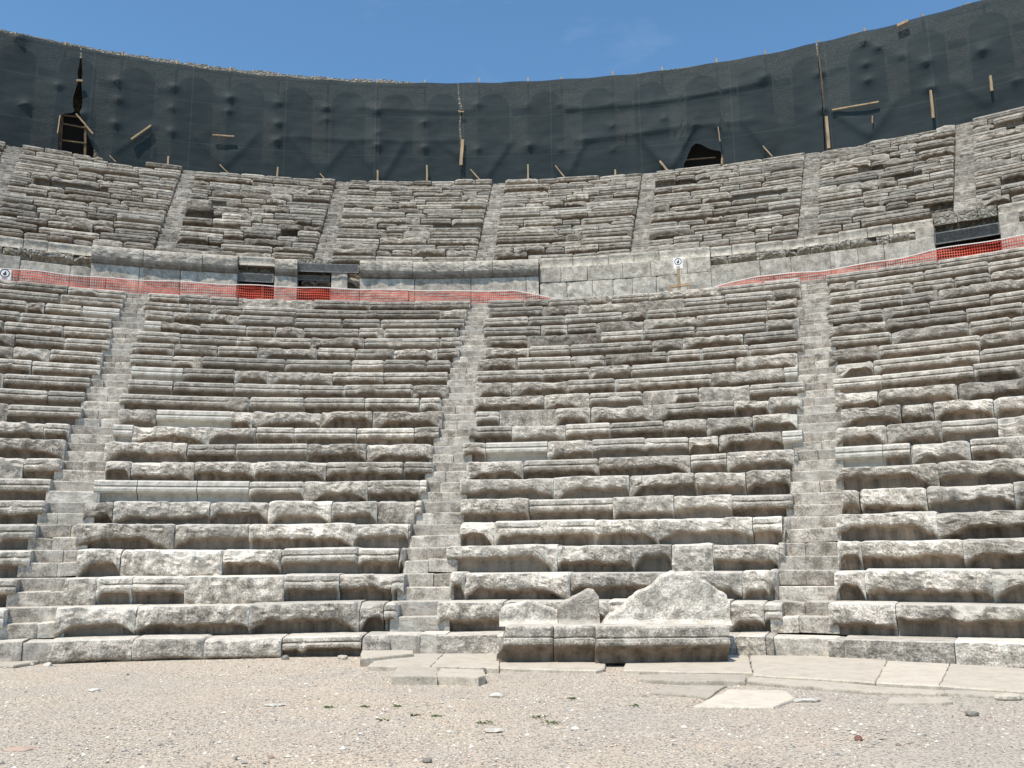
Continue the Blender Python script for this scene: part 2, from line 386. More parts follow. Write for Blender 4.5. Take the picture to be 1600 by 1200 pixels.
    # back-bottom closing vertex
    X = np.concatenate([X, np.full((n + 1, 1), -depth)], 1); Z = np.concatenate([Z, np.full((n + 1, 1), -h)], 1); ST = np.concatenate([ST, np.zeros((n + 1, 1))], 1)
    K += 1
    A = (a0 + (a1 - a0) * u)[:, None] + 0 * X
    Q = np.stack([s_[:, None] + 0 * X + seed * 5.17, X * 1.3, Z], -1)
    wz = np.ones(K); wz[0] = wz[-1] = 0; wz[1] = .4; wz[K - 2] = .4
    fr = np.clip((np.arange(K) - 2) / 2., 0, 1) * wz
    d1 = (facet(Q * 3.3, 3, 21) * 1.15 if typ == 'rough' else fbm(Q * 3.1, 3, 21)); d2 = ridged(Q * np.array([9, 9, 14.]), 3, 31); d3 = fbm(Q * 3.7, 3, 41)
    sc = (h / .42) ** .5
    X = X + (d1 * amp * 1.5 + d2 * ampf) * fr * sc
    Z = Z + d3 * amp * .7 * np.clip(np.arange(K) / 2., 0, 1) * (np.arange(K) < K - 2) * sc * (1 if typ in ('rough', 'carved') else .4)
    if typ == 'rough':    # knocked-off top edge
        kn = np.clip(facet(np.stack([s_ * 1.6 + seed * 7.7, s_ * 0, s_ * 0 + seed], -1), 3, 51) - .12, 0, 1)[:, None]
        tw = np.array([0, 0, .3, 1, 1, .9, .75, .6, .45, .3, .15, 0, 0, 0, 0, 0])
        Z = Z - kn * .22 * tw * sc * rough; X = X - kn * .12 * tw * rough
    Z = Z + tilt * (u[:, None] - .5)
    RR = R - X
    V = np.stack([CX + RR * np.sin(A), CY + RR * np.cos(A), zt + Z], -1).reshape(-1, 3)
    Fs = []
    for i in range(n):
        for j in range(K):
            j2 = (j + 1) % K
            Fs.append((i * K + j, (i + 1) * K + j, (i + 1) * K + j2, i * K + j2))
    Fs.append(tuple(range(K))); Fs.append(tuple(n * K + j for j in range(K - 1, -1, -1)))
    T = np.zeros((n + 1, K, 3)); T[..., 0] = tone * (1 + .08 * d1)
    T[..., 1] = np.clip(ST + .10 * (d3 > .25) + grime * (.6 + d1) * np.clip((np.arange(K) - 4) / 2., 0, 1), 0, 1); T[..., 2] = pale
    if typ in ('carved', 'rough'): T[:, 1:5, 2] += .38  # top edges whitened to paint in a sunlit highlight
    if mort > 0:
        me_ = np.clip(1.3 - np.minimum(s_, L - s_) / .03, 0, 1)[:, None]
        T[..., 1] *= (1 - .7 * me_); T[..., 2] = np.maximum(T[..., 2], me_ * mort)
    am = (a0 + a1) / 2
    return mesh(name, V, Fs, mat, parent, origin=pol(am, R + depth * .4, zt - h), attr=T, label=label)

# ------------------------------------------------------------------ the setting
def ring_surface(name, prof, a0, a1, n, mat, jit=0.0, **kw):
    aa = np.linspace(a0, a1, n + 1); V = []; Fs = []; m = len(prof)
    for a in aa:
        for (R, z) in prof: V.append(pol(a, R, z))
    V = np.array(V)
    if jit: V = V + fbm(V * 2.0, 3, 77)[:, None] * np.array([jit, jit, jit])
    for i in range(n):
        for j in range(m - 1): Fs.append((i * m + j, (i + 1) * m + j, (i + 1) * m + j + 1, i * m + j + 1))
    return mesh(name, V, Fs, mat, origin=(CX, CY, 0), **kw)
AMIN, AMAX = -.80, .86
prof = [(R0 + .62, -.3), (R0 + .62, Z0 - .05)]
for k in range(1, 21): prof += [(R0 + k * DR + .62, Z0 + (k - 1) * H - .05), (R0 + k * DR + .62, Z0 + k * H - .07)]
prof += [(R0 + 20 * DR + .66, ZD - .06), (RW + 1.8, ZD - .03), (RW + 1.8, ZW - .42), (RW + .32, ZW - .42), (RW + .30, ZW - .04)]
for j in range(17): prof += [(UPR + j * UPD + .44, ZW + j * UPH - .05), (UPR + j * UPD + .44, ZW + (j + 1) * UPH - .11)]
zt_up = ZW + 17 * UPH
prof += [(UPR + 16 * UPD + .7, zt_up - .05), (46.5, zt_up - .05), (46.5, zt_up + 6.5), (52, zt_up + 4), (90, 6), (260, -.5)]
tag(ring_surface('hillside', prof, AMIN, AMAX, 220, M_CORE, .03), 'earth and rubble slope under the stone seating', None, None, 'structure')
tag(ring_surface('walkway', [(R0 + 20 * DR + .45, ZD + .0), (RW + .1, ZD + .01)], AMIN, AMAX, 120, M_SLAB), 'stone walkway between the two tiers', None, None, 'structure')
# ground sheet
g = np.sinh(np.linspace(-4.4, 4.4, 170)) / np.sinh(4.4)
gx = g * 700; gy = g * 700 + 8
GX, GY = np.meshgrid(gx, gy, indexing='ij')
dist = np.hypot(GX, GY - 8); near = np.clip(1 - (dist - 12) / 10, 0, 1)
GZ = fbm(np.stack([GX * .9, GY * .9, 0 * GX], -1), 4, 5) * .022 * near - .004
V = np.stack([GX, GY, GZ], -1).reshape(-1, 3); n = 170
Fs = [(i * n + j, (i + 1) * n + j, (i + 1) * n + j + 1, i * n + j + 1) for i in range(n - 1) for j in range(n - 1)]
tag(mesh('ground', V, Fs, M_GROUND, origin=(0, 0, 0), smooth=True), 'sandy gravel floor of the orchestra', None, None, 'structure')

# ------------------------------------------------------------------ lower tier benches
WS = .335    # half width of a stairway at its foot (it narrows upwards)
WK = lambda k: WS - .0028 * k
ARS = lambda A, k: A + (float(np.interp(k, [0, 3, 6, 10, 14, 20], [0, .001, .005, .004, -.001, -.0085])) if A == AR else 0.0)   # the third stairway bends slightly
ORD = ['', 'first', 'second', 'third', 'fourth', 'fifth', 'sixth', 'seventh', 'eighth', 'ninth', 'tenth', 'eleventh', 'twelfth', 'thirteenth', 'fourteenth',
       'fifteenth', 'sixteenth', 'seventeenth', 'eighteenth', 'nineteenth', 'twentieth']
# joints read off the photograph, (kind, far edge) along each row of each wedge
T = {
 'A': {0: 'r207 r320 r440 c565', 1: 'r213 r390 r562 r600', 2: 'r152 c207 c290 r445 c530 r612', 3: 'r190 r348 r440 c560 c623', 4: 'r273 r390 r553 r638', 5: 'r178 r328 r420 r518 r590 r648',
       6: 'n215 n308 n390 c475 r575 c655', 7: 'r205 r305 r400 r510 c630 c670', 8: 'r292 c370 c480 r572 r678', 9: 'n208 r328 r400 c460 c557 c647 c685', 10: 'r245 n360 r395 r500 r583 r692',
       11: 'c390 c476 c570 c655 c694', 13: 'n286 c367 r420 r520 c600 c699', 17: 'n252 r313 c385 c430 r475 c560 c600 c712'},
 'B': {0: 'c697 r777 r950 r1150 r1195', 1: 'r785 r950 r1140 r1193', 2: 'r726 r890 r1050 r1158 r1200', 3: 'r870 r990 r1048 r1113 r1216', 4: 'r772 c930 r1028 r1175 c1222', 5: 'r826 c957 r1052 r1143 c1238',
       6: 'r865 r982 r1085 r1165 r1240', 7: 'r817 c936 r1078 c1135 r1240', 8: 'c759 n855 r925 c1007 c1075 r1122 r1222 n1245', 9: 'c800 r883 c952 c1037 r1103 r1175 r1247', 10: 'c780 f868 r922 r1020 c1146 r1200 r1250',
       11: 'r745 r850 r920 c1003 c1092 r1170 c1250', 12: 'r800 r886 c960 c1110 r1225 n1252', 13: 'c848 c920 r985 c1150 r1253'},
 'R': {0: 'r1318 r1490 r1700', 1: 'r1398 r1640 r1760', 2: 'r1350 r1548 r1700', 3: 'r1345 r1503 r1680', 4: 'r1462 r1650 r1760', 5: 'r1342 r1447 r1582 r1700', 6: 'r1465 r1620 r1760', 7: 'n1378 c1421 r1515 c1620 r1700',
       8: 'r1385 r1470 c1557 r1640', 9: 'r1407 r1458 r1550 r1640', 10: 'r1370 r1495 r1620', 11: 'c1376 c1520 c1640'},
 'L': {18: 'r70 c130 n196'}}
wedges = [('L', -.70, AL, 'left of the left lower stairway'), ('A', AL, AM, 'between the left and middle lower stairways'),
          ('B', AM, AR, 'between the middle and right lower stairways'), ('R', AR, .80, 'right of the right lower stairway')]
seed = 100
for wn, wa0, wa1, where in wedges:
    for k in range(0, 21):
        R = R0 + k * DR; zt = Z0 + k * H; hh = H if k else Z0 + .02
        e0 = ARS(wa0, k) + (WK(k) / R if wn != 'L' else 0); e1 = ARS(wa1, k) - (WK(k) / R if wn != 'R' else 0)
        if wn == 'A' and k == 0: pass
        root = empty('tiered_bench', pol((e0 + e1) / 2, R + .2, zt - hh),
                     ('low foot course of worn blocks on the ground, ' if k == 0 else f'weathered bench, {ORD[k]} row above the foot course, ') + where,
                     'stone bench', 'benches of the lower tier')
        segs = []; a = e0; row = T.get(wn, {}).get(k)
        if row:
            if wn == 'L':
                a = e0
                while a < az_at(0, R, zt): segs.append(('c', a, a + 1.3 / R)); a += 1.3 / R
            for w in row.split():
                b = az_at(float(w[1:]), R, zt)
                if b > a + .2 / R and b < e1 + .6 / R: b = min(b, e1); segs.append((w[0], a, b)); a = b
        while a < e1 - .05 / R:
            L = random.choice([.75, 1.0, 1.25, 1.5, 1.9]) * random.uniform(.9, 1.1)
            b = a + L / R
            if e1 - b < .45 / R: b = e1
            pc = .80 if k > 10 else .55
            if wn == 'R': pc -= .12
            segs.append(('c' if random.random() < pc else 'r', a, b)); a = b
        if segs and segs[-1][2] < e1 - .001: segs[-1] = (segs[-1][0], segs[-1][1], e1)
        if segs and k and wn != 'R': segs[-1] = (segs[-1][0], segs[-1][1], e1 + random.choice([0, 0, .05, -.06, -.1]) / R)
        if segs and k and wn != 'L': segs[0] = (segs[0][0], e0 + random.choice([0, 0, .06, .1, -.06]) / R, segs[0][2])
        dmid = R - 1.5
        cell = .028 if k < 6 else .036 if k < 12 else .05
        for (ty, b0, b1) in segs:
            seed += 1
            typ = {'c': 'carved', 'r': 'rough', 'n': 'new', 'f': 'panel'}[ty]
            if k == 0 and (wn in 'RB' or random.random() < .3): typ = 'panel'
            new = ty == 'n'
            dz = 0.004 if new else random.gauss(0, .010); dr = 0 if new else random.gauss(0, .015)
            tone = 1.05 if new else min(1.3, max(.7, random.gauss(1.0, .17))) * (1.12, 1.0, .88, .78)[(k > 4) + (k > 9) + (k > 14)]  # lower rows toned lighter, painting in haze and overexposure
            lb = 'clean pale replacement seat block with crisp edges' if new else None
            c_ = cell if (b1 < .58 and b0 > -.52) else .09
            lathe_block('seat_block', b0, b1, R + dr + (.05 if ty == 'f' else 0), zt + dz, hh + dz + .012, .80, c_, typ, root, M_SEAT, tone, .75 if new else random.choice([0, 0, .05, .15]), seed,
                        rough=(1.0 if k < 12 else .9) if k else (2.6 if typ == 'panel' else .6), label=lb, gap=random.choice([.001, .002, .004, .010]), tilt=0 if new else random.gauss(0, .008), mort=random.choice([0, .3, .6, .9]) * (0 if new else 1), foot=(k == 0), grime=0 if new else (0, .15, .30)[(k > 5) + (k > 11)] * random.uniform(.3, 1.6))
# lower stairways
for A_, nm_, ex in ((AL, 'lower stone stairway rising at the left of the seating', ''), (AM, 'lower stone stairway rising in the middle, beside the backed bench', ''), (AR, 'lower stone stairway rising right of the backed bench', '')):
    root = empty('stairway', pol(A_, R0, 0), nm_, 'stairway', 'stairways of the lower tier')
    for k in range(0, 21):
        for half in (0, 1):
            if k == 0 and half == 1: continue
            seed += 1
            R = R0 + k * DR + (.045 if half == 0 else DR / 2 + .03)
            zt = Z0 + (k - 1) * H + (H / 2 if half == 0 else H)
            h_ = H / 2 + .005
            if k == 0: zt, h_, R = Z0, Z0 + .02, R0 + .1
            Ak = ARS(A_, k); w0, w1 = Ak - (WK(k) + .12) / R, Ak + (WK(k) + .12) / R
            js = [w0, w1] if random.random() < .55 else [w0, Ak + random.uniform(-.15, .15) / R, w1]
            for i in range(len(js) - 1):
                seed += 1
                lathe_block('step', js[i], js[i + 1], R + random.gauss(0, .014), zt + random.gauss(0, .009), h_, .50, .05 if k < 10 else .08, 'step', root, M_STEP,
                            random.uniform(.88, 1.2) * (1 - .006 * k) * (.84 if half else 1.0), random.choice([0, 0, .1, .3]), seed, rough=1.1, gap=.003, tilt=random.gauss(0, .010), grime=random.uniform(0, .12))

# ------------------------------------------------------------------ upper tier
UW = .29
ub = [-.76] + UST + [.80]
for wi in range(len(ub) - 1):
    wa0, wa1 = ub[wi], ub[wi + 1]
    if wi == 0: where = 'left of the first upper stairway'
    elif wi == len(ub) - 2: where = 'beyond the last upper stairway'
    else: where = f'between {ORD[wi]} and {ORD[wi + 1]} upper stairways from left'
    for j in range(17):
        R = UPR + j * UPD; zt = ZW + (j + 1) * UPH
        e0 = wa0 + (UW / R if wi else 0); e1 = wa1 - (UW / R if wi < len(ub) - 2 else 0)
        root = empty('tiered_bench', pol((e0 + e1) / 2, R + .2, zt - UPH), f'upper bench, {ORD[j + 1]} row above the wall, ' + where, 'stone bench', 'benches of the upper tier')
        a = e0
        while a < e1 - .05 / R:
            b = a + random.choice([.6, .8, 1.0, 1.3, 1.7, 2.1]) * random.uniform(.85, 1.15) / R
            if e1 - b < .4 / R: b = e1
            seed += 1
            if random.random() > .035 or j == 0:
                dz = random.gauss(-.02, .03); dr = random.gauss(0, .07)
                if random.random() < .12: dr -= .14; dz += .03
                lathe_block('seat_block', a, b, R + dr, zt + dz, UPH + dz + .01, .76, .10 if j < 10 else .13, random.choice(['carved', 'carved', 'carved', 'rough']), root, M_UP,
                            min(1.2, max(.5, random.gauss(.78, .14))), random.choice([0, 0, .1, .3]), seed, rough=.8, gap=random.uniform(.004, .03), tilt=random.gauss(0, .014), grime=random.uniform(.15, .75))
            a = b
for i, A_ in enumerate(UST):
    root = empty('stairway', pol(A_, UPR, ZW), f'narrow ruined upper stairway, {ORD[i + 1]} from the left above the wall', 'stairway', 'stairways of the upper tier')
    for s in range(34):
        R = UPR + s * UPD / 2 + .06; zt = ZW + (s + 1) * UPH / 2
        seed += 1
        j = random.uniform(-.2, .2)
        for q0, q1 in ((-UW - .01, j), (j, UW + .01)) if random.random() < .5 else ((-UW - .01, UW + .01),):
            seed += 1
            lathe_block('step', A_ + q0 / R, A_ + q1 / R, R + random.gauss(0, .025), zt + random.gauss(0, .018), UPH / 2 + .02, .4, .15, 'step', root, M_STEP, random.uniform(.5, .9), 0, seed, rough=1.8, gap=.006, tilt=random.gauss(0, .02))

# ------------------------------------------------------------------ wall between the tiers
wall = empty('retaining_wall', pol(0, RW, ZD), 'grey ashlar wall between lower and upper seating with overhanging cornice stretches', 'wall')
zb = ZD - .01
def wpx(x): return az_at(x, RW, ZW - .5)
def fill(x0, x1, steps, fn):
    a, b = wpx(x0), wpx(x1)
    while a < b - .02 / RW:
        c = a + random.choice(steps) * random.uniform(.85, 1.15) / RW
        if b - c < .35 / RW: c = b
        fn(a, c); a = c
def W(a, c, r, zt_, h_, typ='panel', d=.35, tone=None, pale=.0, rough=1.0, nm='wall_block', mat=None, cell=.09):
    global seed; seed += 1
    lathe_block(nm, a, c, r, zt_, h_, d, cell, typ, wall, mat or M_WALL, tone or random.uniform(.8, 1.08), pale, seed, rough=rough, gap=random.uniform(.003, .012), tilt=random.gauss(0, .006))
OPEN = [(372, 428), (464, 517), (1461, 1560)]
def overhang(x0, x1):
    fill(x0, x1, [1.1, 1.5, 1.9], lambda a, c: W(a, c, RW, ZW - .52, ZW - .52 - zb))
    fill(x0, x1, [.9, 1.3, 1.6], lambda a, c: W(a, c, RW - .18 + random.uniform(-.02, .02), ZW + random.uniform(-.03, .02), .52, 'cornice', .62, nm='cornice', tone=random.uniform(.95, 1.2), cell=.07))
def ashlar(x0, x1):
    fill(x0, x1, [.9, 1.2], lambda a, c: W(a, c, RW + .1, ZW + .12 + random.uniform(-.02, .02), .34, 'coping', .4, nm='cornice'))
    fill(x0, x1, [.75, .9, 1.0], lambda a, c: W(a, c, RW + random.uniform(0, .03), ZW - .235, .5))
    fill(x0, x1, [.9, 1.1, .7], lambda a, c: W(a, c, RW + random.uniform(0, .03), ZW - .745, ZW - .745 - zb, rough=1.6))
def panelled(x0, x1):
    fill(x0, x1, [.9, 1.1, .7], lambda a, c: W(a, c, RW + .22, ZW + .10 + random.uniform(-.04, .02), .32, 'coping', .4, nm='cornice'))
    fill(x0, x1, [.5, .8, .35], lambda a, c: W(a, c, RW + .14 + random.uniform(0, .05), ZW - .22, .33, 'rough', .4, nm='rubble_course', mat=M_RUB, rough=1.5))
    fill(x0, x1, [1.0, 1.3, .8], lambda a, c: W(a, c, RW + random.uniform(0, .02), ZW - .55 + random.choice([0, 0, -.1]), ZW - .66 - zb + .1))
panelled(-560, 142); overhang(142, 371); overhang(429, 465); overhang(562, 842); ashlar(843, 1110); panelled(1110, 1460); panelled(1561, 2300)
# lintels above the openings, side cheeks
for (x0, x1), lz in zip(OPEN, (.0, .06, .10)):
    a0, a1 = wpx(x0), wpx(x1)
    if x0 < 400: fill(x0, x1, [.7, .9], lambda a, c: W(a, c, RW + .12, ZW + .12, .30, 'coping', .5, nm='cornice', pale=.2))
    else: fill(x0, x1, [.5, .7], lambda a, c: W(a, c, RW + .10, ZW + .10, .32, 'panel', .5, nm='rubble_course', mat=M_RUB, rough=2.5))
    for a in (a0 - .26 / RW, a1 + .26 / RW):
        W(a - .25 / RW, a + .25 / RW, RW + .06, ZW - .2, ZW - .2 - zb, d=1.4)
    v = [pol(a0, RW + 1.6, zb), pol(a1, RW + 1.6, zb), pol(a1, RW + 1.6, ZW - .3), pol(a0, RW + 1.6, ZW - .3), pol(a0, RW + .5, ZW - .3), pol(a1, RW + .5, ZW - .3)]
    mesh('doorway', v, [(0, 1, 2, 3), (3, 2, 5, 4)], M_DARK, wall)  # black faces paint in the shade inside the opening
fill(517, 562, [.5, .7], lambda a, c: W(a, c, RW + .02, ZW - .86, ZW - .86 - zb, rough=1.8))
fill(512, 564, [.9], lambda a, c: W(a, c, RW + .5, ZW - .05, ZW - .05 - zb, 'panel', .3, nm='rubble_course', mat=M_RUB, rough=2))
fill(470, 562, [.4, .6], lambda a, c: W(a, c, RW + .30, ZW - .42, .34, 'rough', .4, nm='rubble_course', rough=1.5, tone=.7))
fill(517, 562, [.5, .7], lambda a, c: W(a, c, RW + .30, ZW + .05, .30, 'rough', .4, nm='rubble_course', rough=1.3, tone=.85))
def grille(x0, x1, y0, y1, R, n, label, rows=1):
    xm = (x0 + x1) / 2; _, zt_ = on_cyl(xm, y0, R); _, zl = on_cyl(xm, y1, R); a0, a1 = az_at(x0, R, zt_), az_at(x1, R, zt_)
    h_ = max(.12, zt_ - zl)
    root = empty('metal_grille', pol((a0 + a1) / 2, R, zt_ - h_), label, 'grille')
    P = []
    for z in (zt_, zt_ - h_): 
        for i in range(8): P.append(beam(pol(a0 + (a1 - a0) * i / 8, R, z), pol(a0 + (a1 - a0) * (i + 1) / 8, R, z), .03, .03))
    for a in (a0, a1): P.append(beam(pol(a, R, zt_ + .015), pol(a, R, zt_ - h_ - .015), .035, .035))
    v, f = [], []
    for i in range(9):
        a = a0 + (a1 - a0) * i / 8
        for q in P[:0]: pass
    mesh('frame', *join(P), M_METAL, root)
    P = []
    for i in range(n):
        a = a0 + (a1 - a0) * (i + .5) / n
        for r in range(rows):
            P.append(beam(pol(a, R - .01, zt_ - h_ * (r + .08) / rows), pol(a + .0008, R + .05, zt_ - h_ * (r + .9) / rows), .045, .02))
    mesh('slats', *join(P), M_METAL, root)
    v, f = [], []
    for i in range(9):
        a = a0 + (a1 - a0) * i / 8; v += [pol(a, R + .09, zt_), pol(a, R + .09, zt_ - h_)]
    mesh('shade_backing', v, [(2 * i, 2 * i + 2, 2 * i + 3, 2 * i + 1) for i in range(8)], M_DARK, root)  # black sheet added to stand for the shade behind the slats
    return root
grille(373, 427, 428, 440, RW + .1, 24, 'slatted metal grille low in the narrow opening beside the cornice pier')
grille(464, 560, 413, 425, RW - .02, 40, 'long slatted metal grille above the dark middle doorway')
grille(464, 515, 431, 438, RW + .2, 22, 'thin slatted grille strip across the dark middle doorway')
grille(1460, 1560, 357, 374, RW - .02, 34, 'double slatted metal grille over the dark opening at far right of the wall', 2)

# ------------------------------------------------------------------ orange mesh barriers
RN = R0 + 20 * DR + .62
def barrier(pts, label, zlow=None):
    az = [on_cyl(x, y, RN) for x, y in pts]; aa = np.array([q[0] for q in az]); zz = np.array([q[1] for q in az])
    L = (aa[-1] - aa[0]) * RN; n = int(L / .10); a = np.linspace(aa[0], aa[-1], n + 1); zt_ = np.interp(a, aa, zz) + .012 * np.sin(a * 90)
    root = empty('mesh_barrier', pol(a[n // 2], RN, ZD), label, 'barrier', 'orange plastic mesh barriers')
    m = 6; V = []; U = []
    for i in range(n + 1):
        for j in range(m + 1):
            z = ZD + .02 + (max(zt_[i], ZD + .05) - ZD - .02) * j / m
            V.append(pol(a[i], RN + .05 * math.sin(a[i] * 70 + j * .5) * math.sin(PI * j / m) + .02 * math.sin(a[i] * 211), z)); U.append(((a[i] - a[0]) * RN, z - ZD))
    Fs = [(i * (m + 1) + j, (i + 1) * (m + 1) + j, (i + 1) * (m + 1) + j + 1, i * (m + 1) + j + 1) for i in range(n) for j in range(m)]
    mesh('netting', V, Fs, M_ORANGE, root, uv=U)
    P = []
    for i in range(0, n - 1, 2): P.append(beam(pol(a[i], RN - .02, zt_[i]), pol(a[min(n, i + 2)], RN - .02, zt_[min(n, i + 2)]), .014, .022))
    mesh('top_cord', *join(P), M_TAPE, root)
    for i in range(20, n, 42): mesh('stake', *beam(pol(a[i], RN + .08, ZD), pol(a[i], RN + .06, zt_[i] - .02), .03), M_POLE, root)
barrier([(-260, 385), (-60, 412), (0, 419), (60, 424), (115, 430), (200, 437), (262, 439), (330, 443), (400, 446), (500, 450), (620, 453), (720, 455), (800, 454), (835, 460), (870, 466), (905, 471)],
        'orange mesh barrier strung along the walkway below the wall, left stretch')
barrier([(1095, 456), (1130, 445), (1180, 432), (1225, 428), (1280, 424), (1340, 414), (1400, 405), (1460, 390), (1500, 384), (1562, 374), (1600, 367), (1850, 318)],
        'orange mesh barrier strung along the walkway, stretch at right rising past the grille')

# ------------------------------------------------------------------ signs
def sign(cx_, cy_, w_, h_, R, post_to, label):
    a, z = on_cyl(cx_, cy_, R); s = RN / F * .98
    c = Vector(pol(a, R, z)); ex = Vector((math.cos(a), -math.sin(a), 0)); ez = Vector((0, 0, 1)); ey = Vector((math.sin(a), math.cos(a), 0))
    root = empty('warning_sign', (c.x, c.y, ZD), label, 'sign')
    W_, H_ = w_ * s, h_ * s
    def q(x, zz, o=0): return tuple(c + ex * x + ez * zz - ey * o)
    V = [q(x, zz, o) for o in (0, .012) for x, zz in ((-W_ / 2, -H_ / 2), (W_ / 2, -H_ / 2), (W_ / 2, H_ / 2), (-W_ / 2, H_ / 2))]
    bd = mesh('board', V, [(3, 2, 1, 0), (4, 5, 6, 7), (0, 1, 5, 4), (1, 2, 6, 5), (2, 3, 7, 6), (3, 0, 4, 7)], M_WHITE, root)
    # ring
    r1, r0_, oz = W_ * .40, W_ * .32, H_ * .12; V = []; n = 28
    for i in range(n):
        t = 2 * PI * i / n
        V += [q(r1 * math.cos(t), oz + r1 * math.sin(t), .016), q(r0_ * math.cos(t), oz + r0_ * math.sin(t), .016)]
    Fs = [(2 * i, 2 * ((i + 1) % n), 2 * ((i + 1) % n) + 1, 2 * i + 1) for i in range(n)]
    mesh('ring', V, Fs, M_INK, root)
    pts = [(-.10, -.20), (.06, -.22), (.14, -.05), (.10, .12), (.04, .24), (-.02, .10), (-.08, .02), (-.16, -.06)]
    mesh('pictogram', [q(x * W_, oz + zz * W_, .017) for x, zz in pts], [tuple(range(len(pts)))], M_INK, root)
    for k_, ww in ((-.36, .5), (-.43, .36)):
        mesh('text_line', [q(x, zz, .016) for x, zz in ((-ww * W_ / 2, k_ * H_), (ww * W_ / 2, k_ * H_), (ww * W_ / 2, k_ * H_ + H_ * .035), (-ww * W_ / 2, k_ * H_ + H_ * .035))], [(0, 1, 2, 3)], M_RED, root)
    if post_to:
        p0 = q(0, H_ * .3, -.02); b = q(0, 0, -.02); pb = (b[0], b[1], ZD)
        mesh('post', *beam(pb, p0, .085, .04), M_WOOD, root)
        _, zf = on_cyl(cx_, 447, R)
        mesh('foot', *join([beam(Vector(pb) + ex * -.3 + ez * (zf - ZD), Vector(pb) + ex * .3 + ez * (zf - ZD + .03), .07, .07), beam(Vector(pb) - ey * .3 + ez * .04, Vector(pb) + ey * .3 + ez * .04, .06),
                             beam(Vector(pb) + ex * -.26, Vector(pb) + ex * -.26 + ez * (zf - ZD), .06), beam(Vector(pb) + ex * .26, Vector(pb) + ex * .26 + ez * (zf - ZD), .06)]), M_WOOD, root)
sign(1059.5, 411, 13.5, 17, RN + .1, True, 'small white warning sign with round symbol on a wooden post')
sign(7.5, 429, 15.5, 15, RN - .06, False, 'small white warning sign hung on the orange barrier at far left')

# ------------------------------------------------------------------ arcade behind the netting
RA = 41.6
ac = [az_at(x, RA, 22.0) for x in (212, 305, 385, 462, 545, 620, 692, 770, 852, 935, 1017, 1097)]
sp_a = (ac[-1] - ac[0]) / 11
cent = [ac[0] - sp_a * i for i in range(7, 0, -1)] + ac + [ac[-1] + sp_a * i for i in range(1, 10)]
_, z_cr = on_cyl(620, 146, RA); z_sp = z_cr - .8
_, z_top = on_cyl(640, 130, RA)
arc = empty('arcade', pol(0, RA, zt_up), 'stone arcade of round arches around the top, seen through dark netting', 'arcade')
for i in range(1, len(cent) - 1):
    b0, b1, c = (cent[i - 1] + cent[i]) / 2, (cent[i] + cent[i + 1]) / 2, cent[i]
    hw = .80 / RA; N = 26; V = []; Fs = []
    aa = np.linspace(b0, b1, N + 1)
    aa = np.sort(np.concatenate([aa, [c - hw, c + hw]])); N = len(aa) - 1
    for a in aa:
        d = abs(a - c) * RA
        low = z_sp + math.sqrt(max(0, .64 - d * d)) if d < .8 - 1e-6 else zt_up - .1
        V += [pol(a, RA, low), pol(a, RA, z_top - .02), pol(a, RA + .7, z_top - .02), pol(a, RA + .7, low)]
    for j in range(N):
        o, p = 4 * j, 4 * j + 4
        Fs += [(o, p, p + 1, o + 1), (o + 1, p + 1, p + 2, o + 2), (o + 3, o + 2, p + 2, p + 3), (o, o + 3, p + 3, p)]
    mesh('arch', V, Fs, M_RUB, arc)
    # capital band at the pier
    for s_ in (b1,):
        P = []
        for z, dd in ((z_sp - .1, .09), (z_sp - .22, .05)):
            P.append(beam(pol(s_ - .35 / RA, RA - dd / 2, z), pol(s_ + .35 / RA, RA - dd / 2, z), .10, .10))
        mesh('capital', *join(P), M_WALL, arc)
seg = 60; aa = np.linspace(AMIN, AMAX, seg + 1)
V = []; 
for a in aa: V += [pol(a, RA + .72, z_top - .15), pol(a, 45.8, z_top - .4), pol(a, 45.8, zt_up - .1)]
mesh('gallery_vault', V, [q for i in range(seg) for q in ((3 * i, 3 * i + 3, 3 * i + 4, 3 * i + 1), (3 * i + 1, 3 * i + 4, 3 * i + 5, 3 * i + 2))], M_RUB, arc)
# ragged coping stones on top
a = AMIN
V, Fs = [], []
while a < AMAX:
    L = random.uniform(.12, .5); hgt = random.uniform(.02, .13)
    xx = px_of(a, RA, z_top)
    if not (180 < xx < 640 or 1320 < xx < 1600): hgt *= .3
    if not (-50 < xx < 660 or 1310 < xx < 1345 or 1470 < xx < 1540):
        if V: mesh('coping', V, Fs, M_RUB, arc); V, Fs = [], []
        a += L / RA; continue
    if 180 < xx < 640: hgt += .02
    n0 = len(V); mid = a + L / 2 / RA
    v, f = box((0, 0, 0), (L * .96, .5, .2 + hgt)); ca, sa = math.cos(-mid), math.sin(-mid); c = pol(mid, RA + .22, z_top + hgt / 2 - .1)
    v = [(c[0] + x * ca - y * sa, c[1] + x * sa + y * ca, c[2] + z + (random.uniform(-.02, .02) if z > 0 else 0)) for x, y, z in v]
    V += v; Fs += [tuple(i + n0 for i in q) for q in f]; a += L / RA
if V: mesh('coping', V, Fs, M_RUB, arc)

